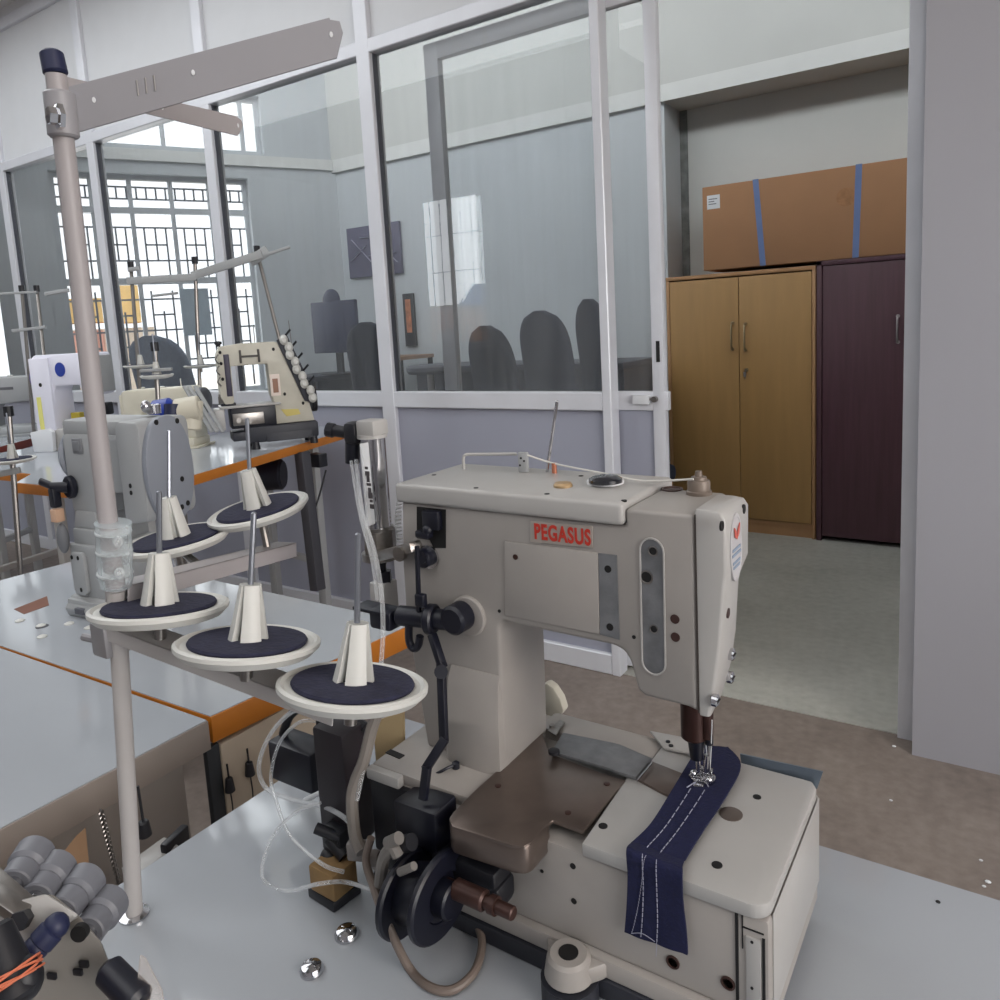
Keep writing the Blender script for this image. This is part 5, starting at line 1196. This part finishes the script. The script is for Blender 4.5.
mb.build('thread_rail', STEEL, ov)
MB().cyl(O(18, 922, .44), O(26, 917, .452), .0055, n=6).build('rail_bolt', BLACK, ov)
a = O(36, 948, .436); b_ = O(56, 926, .442)
MB().cyl(a, b_, .0075, n=20, bev=.003).ball(a, .0072, n=14).ball(b_, .0072, n=14).build('release_button', NAVYPL, ov)
c_ = O(82, 930, .452); MB().cyl(c_, c_+n_*.004, .0048, n=22).build('dark_plug', HOLE, ov)
a = O(106, 968, .445); b_ = O(142, 1004, .43)
MB().cyl(a, b_, .0085, .0085, 20, .003).build('roller', NAVYM, ov)
for q in ((84, 964), (78, 972), (52, 976)):
    p = O(q[0], q[1], .457); MB().cbox(p, .006, .002, .004, .0005, .4).build('mark', BLACK, ov)
cv = [O(141, 954, .44), O(146, 957, .44), O(163, 990, .435), O(165, 1004, .435), O(140, 1004, .432), O(137, 990, .435)]
MB().slab(cv, tuple(n_), .0015, .0004).build('clear_guard', clear_mat('smoky_guard', (196, 188, 182), a=.45), ov)
# thread cone with orange thread
tc_ = thing('thread_cone', tuple(O(4, 985, .41)), 'black thread cone with orange thread wound round it, in the lower left corner', 'thread')
a = O(18, 1000, .405); b_ = O(-6, 925, .415)
MB().cyl(a, b_, .0125, .0085, 24, .002).build('cone', BLACK, tc_)
MB().ball(O(22, 978, .41), .012, .010, .012).build('cone_base', BLACK, tc_)
mb = MB(); ax = (b_-a).normalized(); u1 = ax.orthogonal().normalized(); v1 = ax.cross(u1)
pts = []
for i in range(70):
    an = i*.5; z = .012+.003*math.sin(i*.37); pts.append(a+ax*z+(u1*math.cos(an)+v1*math.sin(an))*(.0145+.0006*math.sin(i*1.3)))
mb.tube(pts, .0007, 5, smooth=0).build('orange_thread', mat('orange_thread', (206, 116, 84), .7), tc_)
# ---------------------------------------------------------------- bits on the floor
for q, r in (((981, 861), .004), ((988, 883), .006), ((984, 887), .004), ((894, 747), .005), ((891, 801), .004)):
    p = ZP(q[0], q[1], 0); b_ = MB().ball(p+V(0, 0, r*.6), r*1.3, r, r*.6, 8).build('lint_scrap', PAPER, None, loc=tuple(p))
    tag(b_, 'small white scrap lying on the brown cement floor', 'scrap', 'white scraps on the cement floor')
# ---------------------------------------------------------------- light: overcast sky through the windows, and added ceiling fill
w_ = bpy.data.worlds.new('sky'); scene.world = w_; w_.use_nodes = True
bg = w_.node_tree.nodes['Background']; bg.inputs['Color'].default_value = (.93, .97, 1, 1); 
nt_ = w_.node_tree; tc_w = nt_.nodes.new('ShaderNodeTexCoord'); sx_ = nt_.nodes.new('ShaderNodeSeparateXYZ'); mr_ = nt_.nodes.new('ShaderNodeMapRange')
mr_.inputs['From Min'].default_value = .2; mr_.inputs['From Max'].default_value = -.8; mr_.inputs['To Min'].default_value = 7; mr_.inputs['To Max'].default_value = 38   # brighter sky on the sun's side
nt_.links.new(tc_w.outputs['Generated'], sx_.inputs[0]); nt_.links.new(sx_.outputs['Y'], mr_.inputs['Value']); nt_.links.new(mr_.outputs[0], bg.inputs['Strength'])
def area(name, loc, target, sx, sy, power, col=(1, 1, 1)):
    l = bpy.data.lights.new(name, 'AREA'); l.shape = 'RECTANGLE'; l.size = sx; l.size_y = sy; l.energy = power; l.color = col
    o = bpy.data.objects.new(name, l); COL.objects.link(o); o.location = loc
    o.rotation_euler = (Vector(target)-Vector(loc)).to_track_quat('-Z', 'Z').to_euler(); return o
area('fill_hall', (-4.6, 1.0, 3.74), (-4.6, 1.01, 0), 4.6, 2.2, 400, (.95, .98, 1))  # added fill under the hall ceiling, no lamp known there
area('daylight_right', (HX1+.3, .0, 2.1), (-.6, .5, .9), 3.8, 1.8, 500, (1, .87, .78))
p = W(-1.5, 2.0, .35); q = W(-1.3, 1.2, -2)
area('daylight_grille', tuple(p), tuple(q), 1.4, 1.7, 90, (.95, .98, 1))
area('fill_inner', (.9, 4.2, 4.1), (.2, 4.3, 0), 1.6, .5, 34, (1, .98, .95))  # added fill for the inner room, no known lamp
area('fill_inner', (-3.6, 4.0, 4.2), (-3.6, 4.3, 0), 2.4, .5, 45, (.97, .99, 1))  # second added inner fill, brightens the room behind the glass
area('fill_hall', (-1.0, -1.3, 3.74), (-1.0, -1.29, 0), 3.6, 2.6, 190, (.98, .99, 1))  # another added hall fill, brightens the near tables and machine
vs = scene.view_settings
scene.display_settings.display_device = 'sRGB'
vs.view_transform = 'Standard'; vs.look = 'None'; vs.exposure = -2.1; vs.gamma = 1.0; vs.use_curve_mapping = False
try: scene.cycles.use_denoising = True
except Exception: pass
scene.cycles.max_bounces = 10; scene.cycles.transparent_max_bounces = 16; scene.cycles.sample_clamp_indirect = 6; scene.cycles.caustics_reflective = False; scene.cycles.caustics_refractive = False
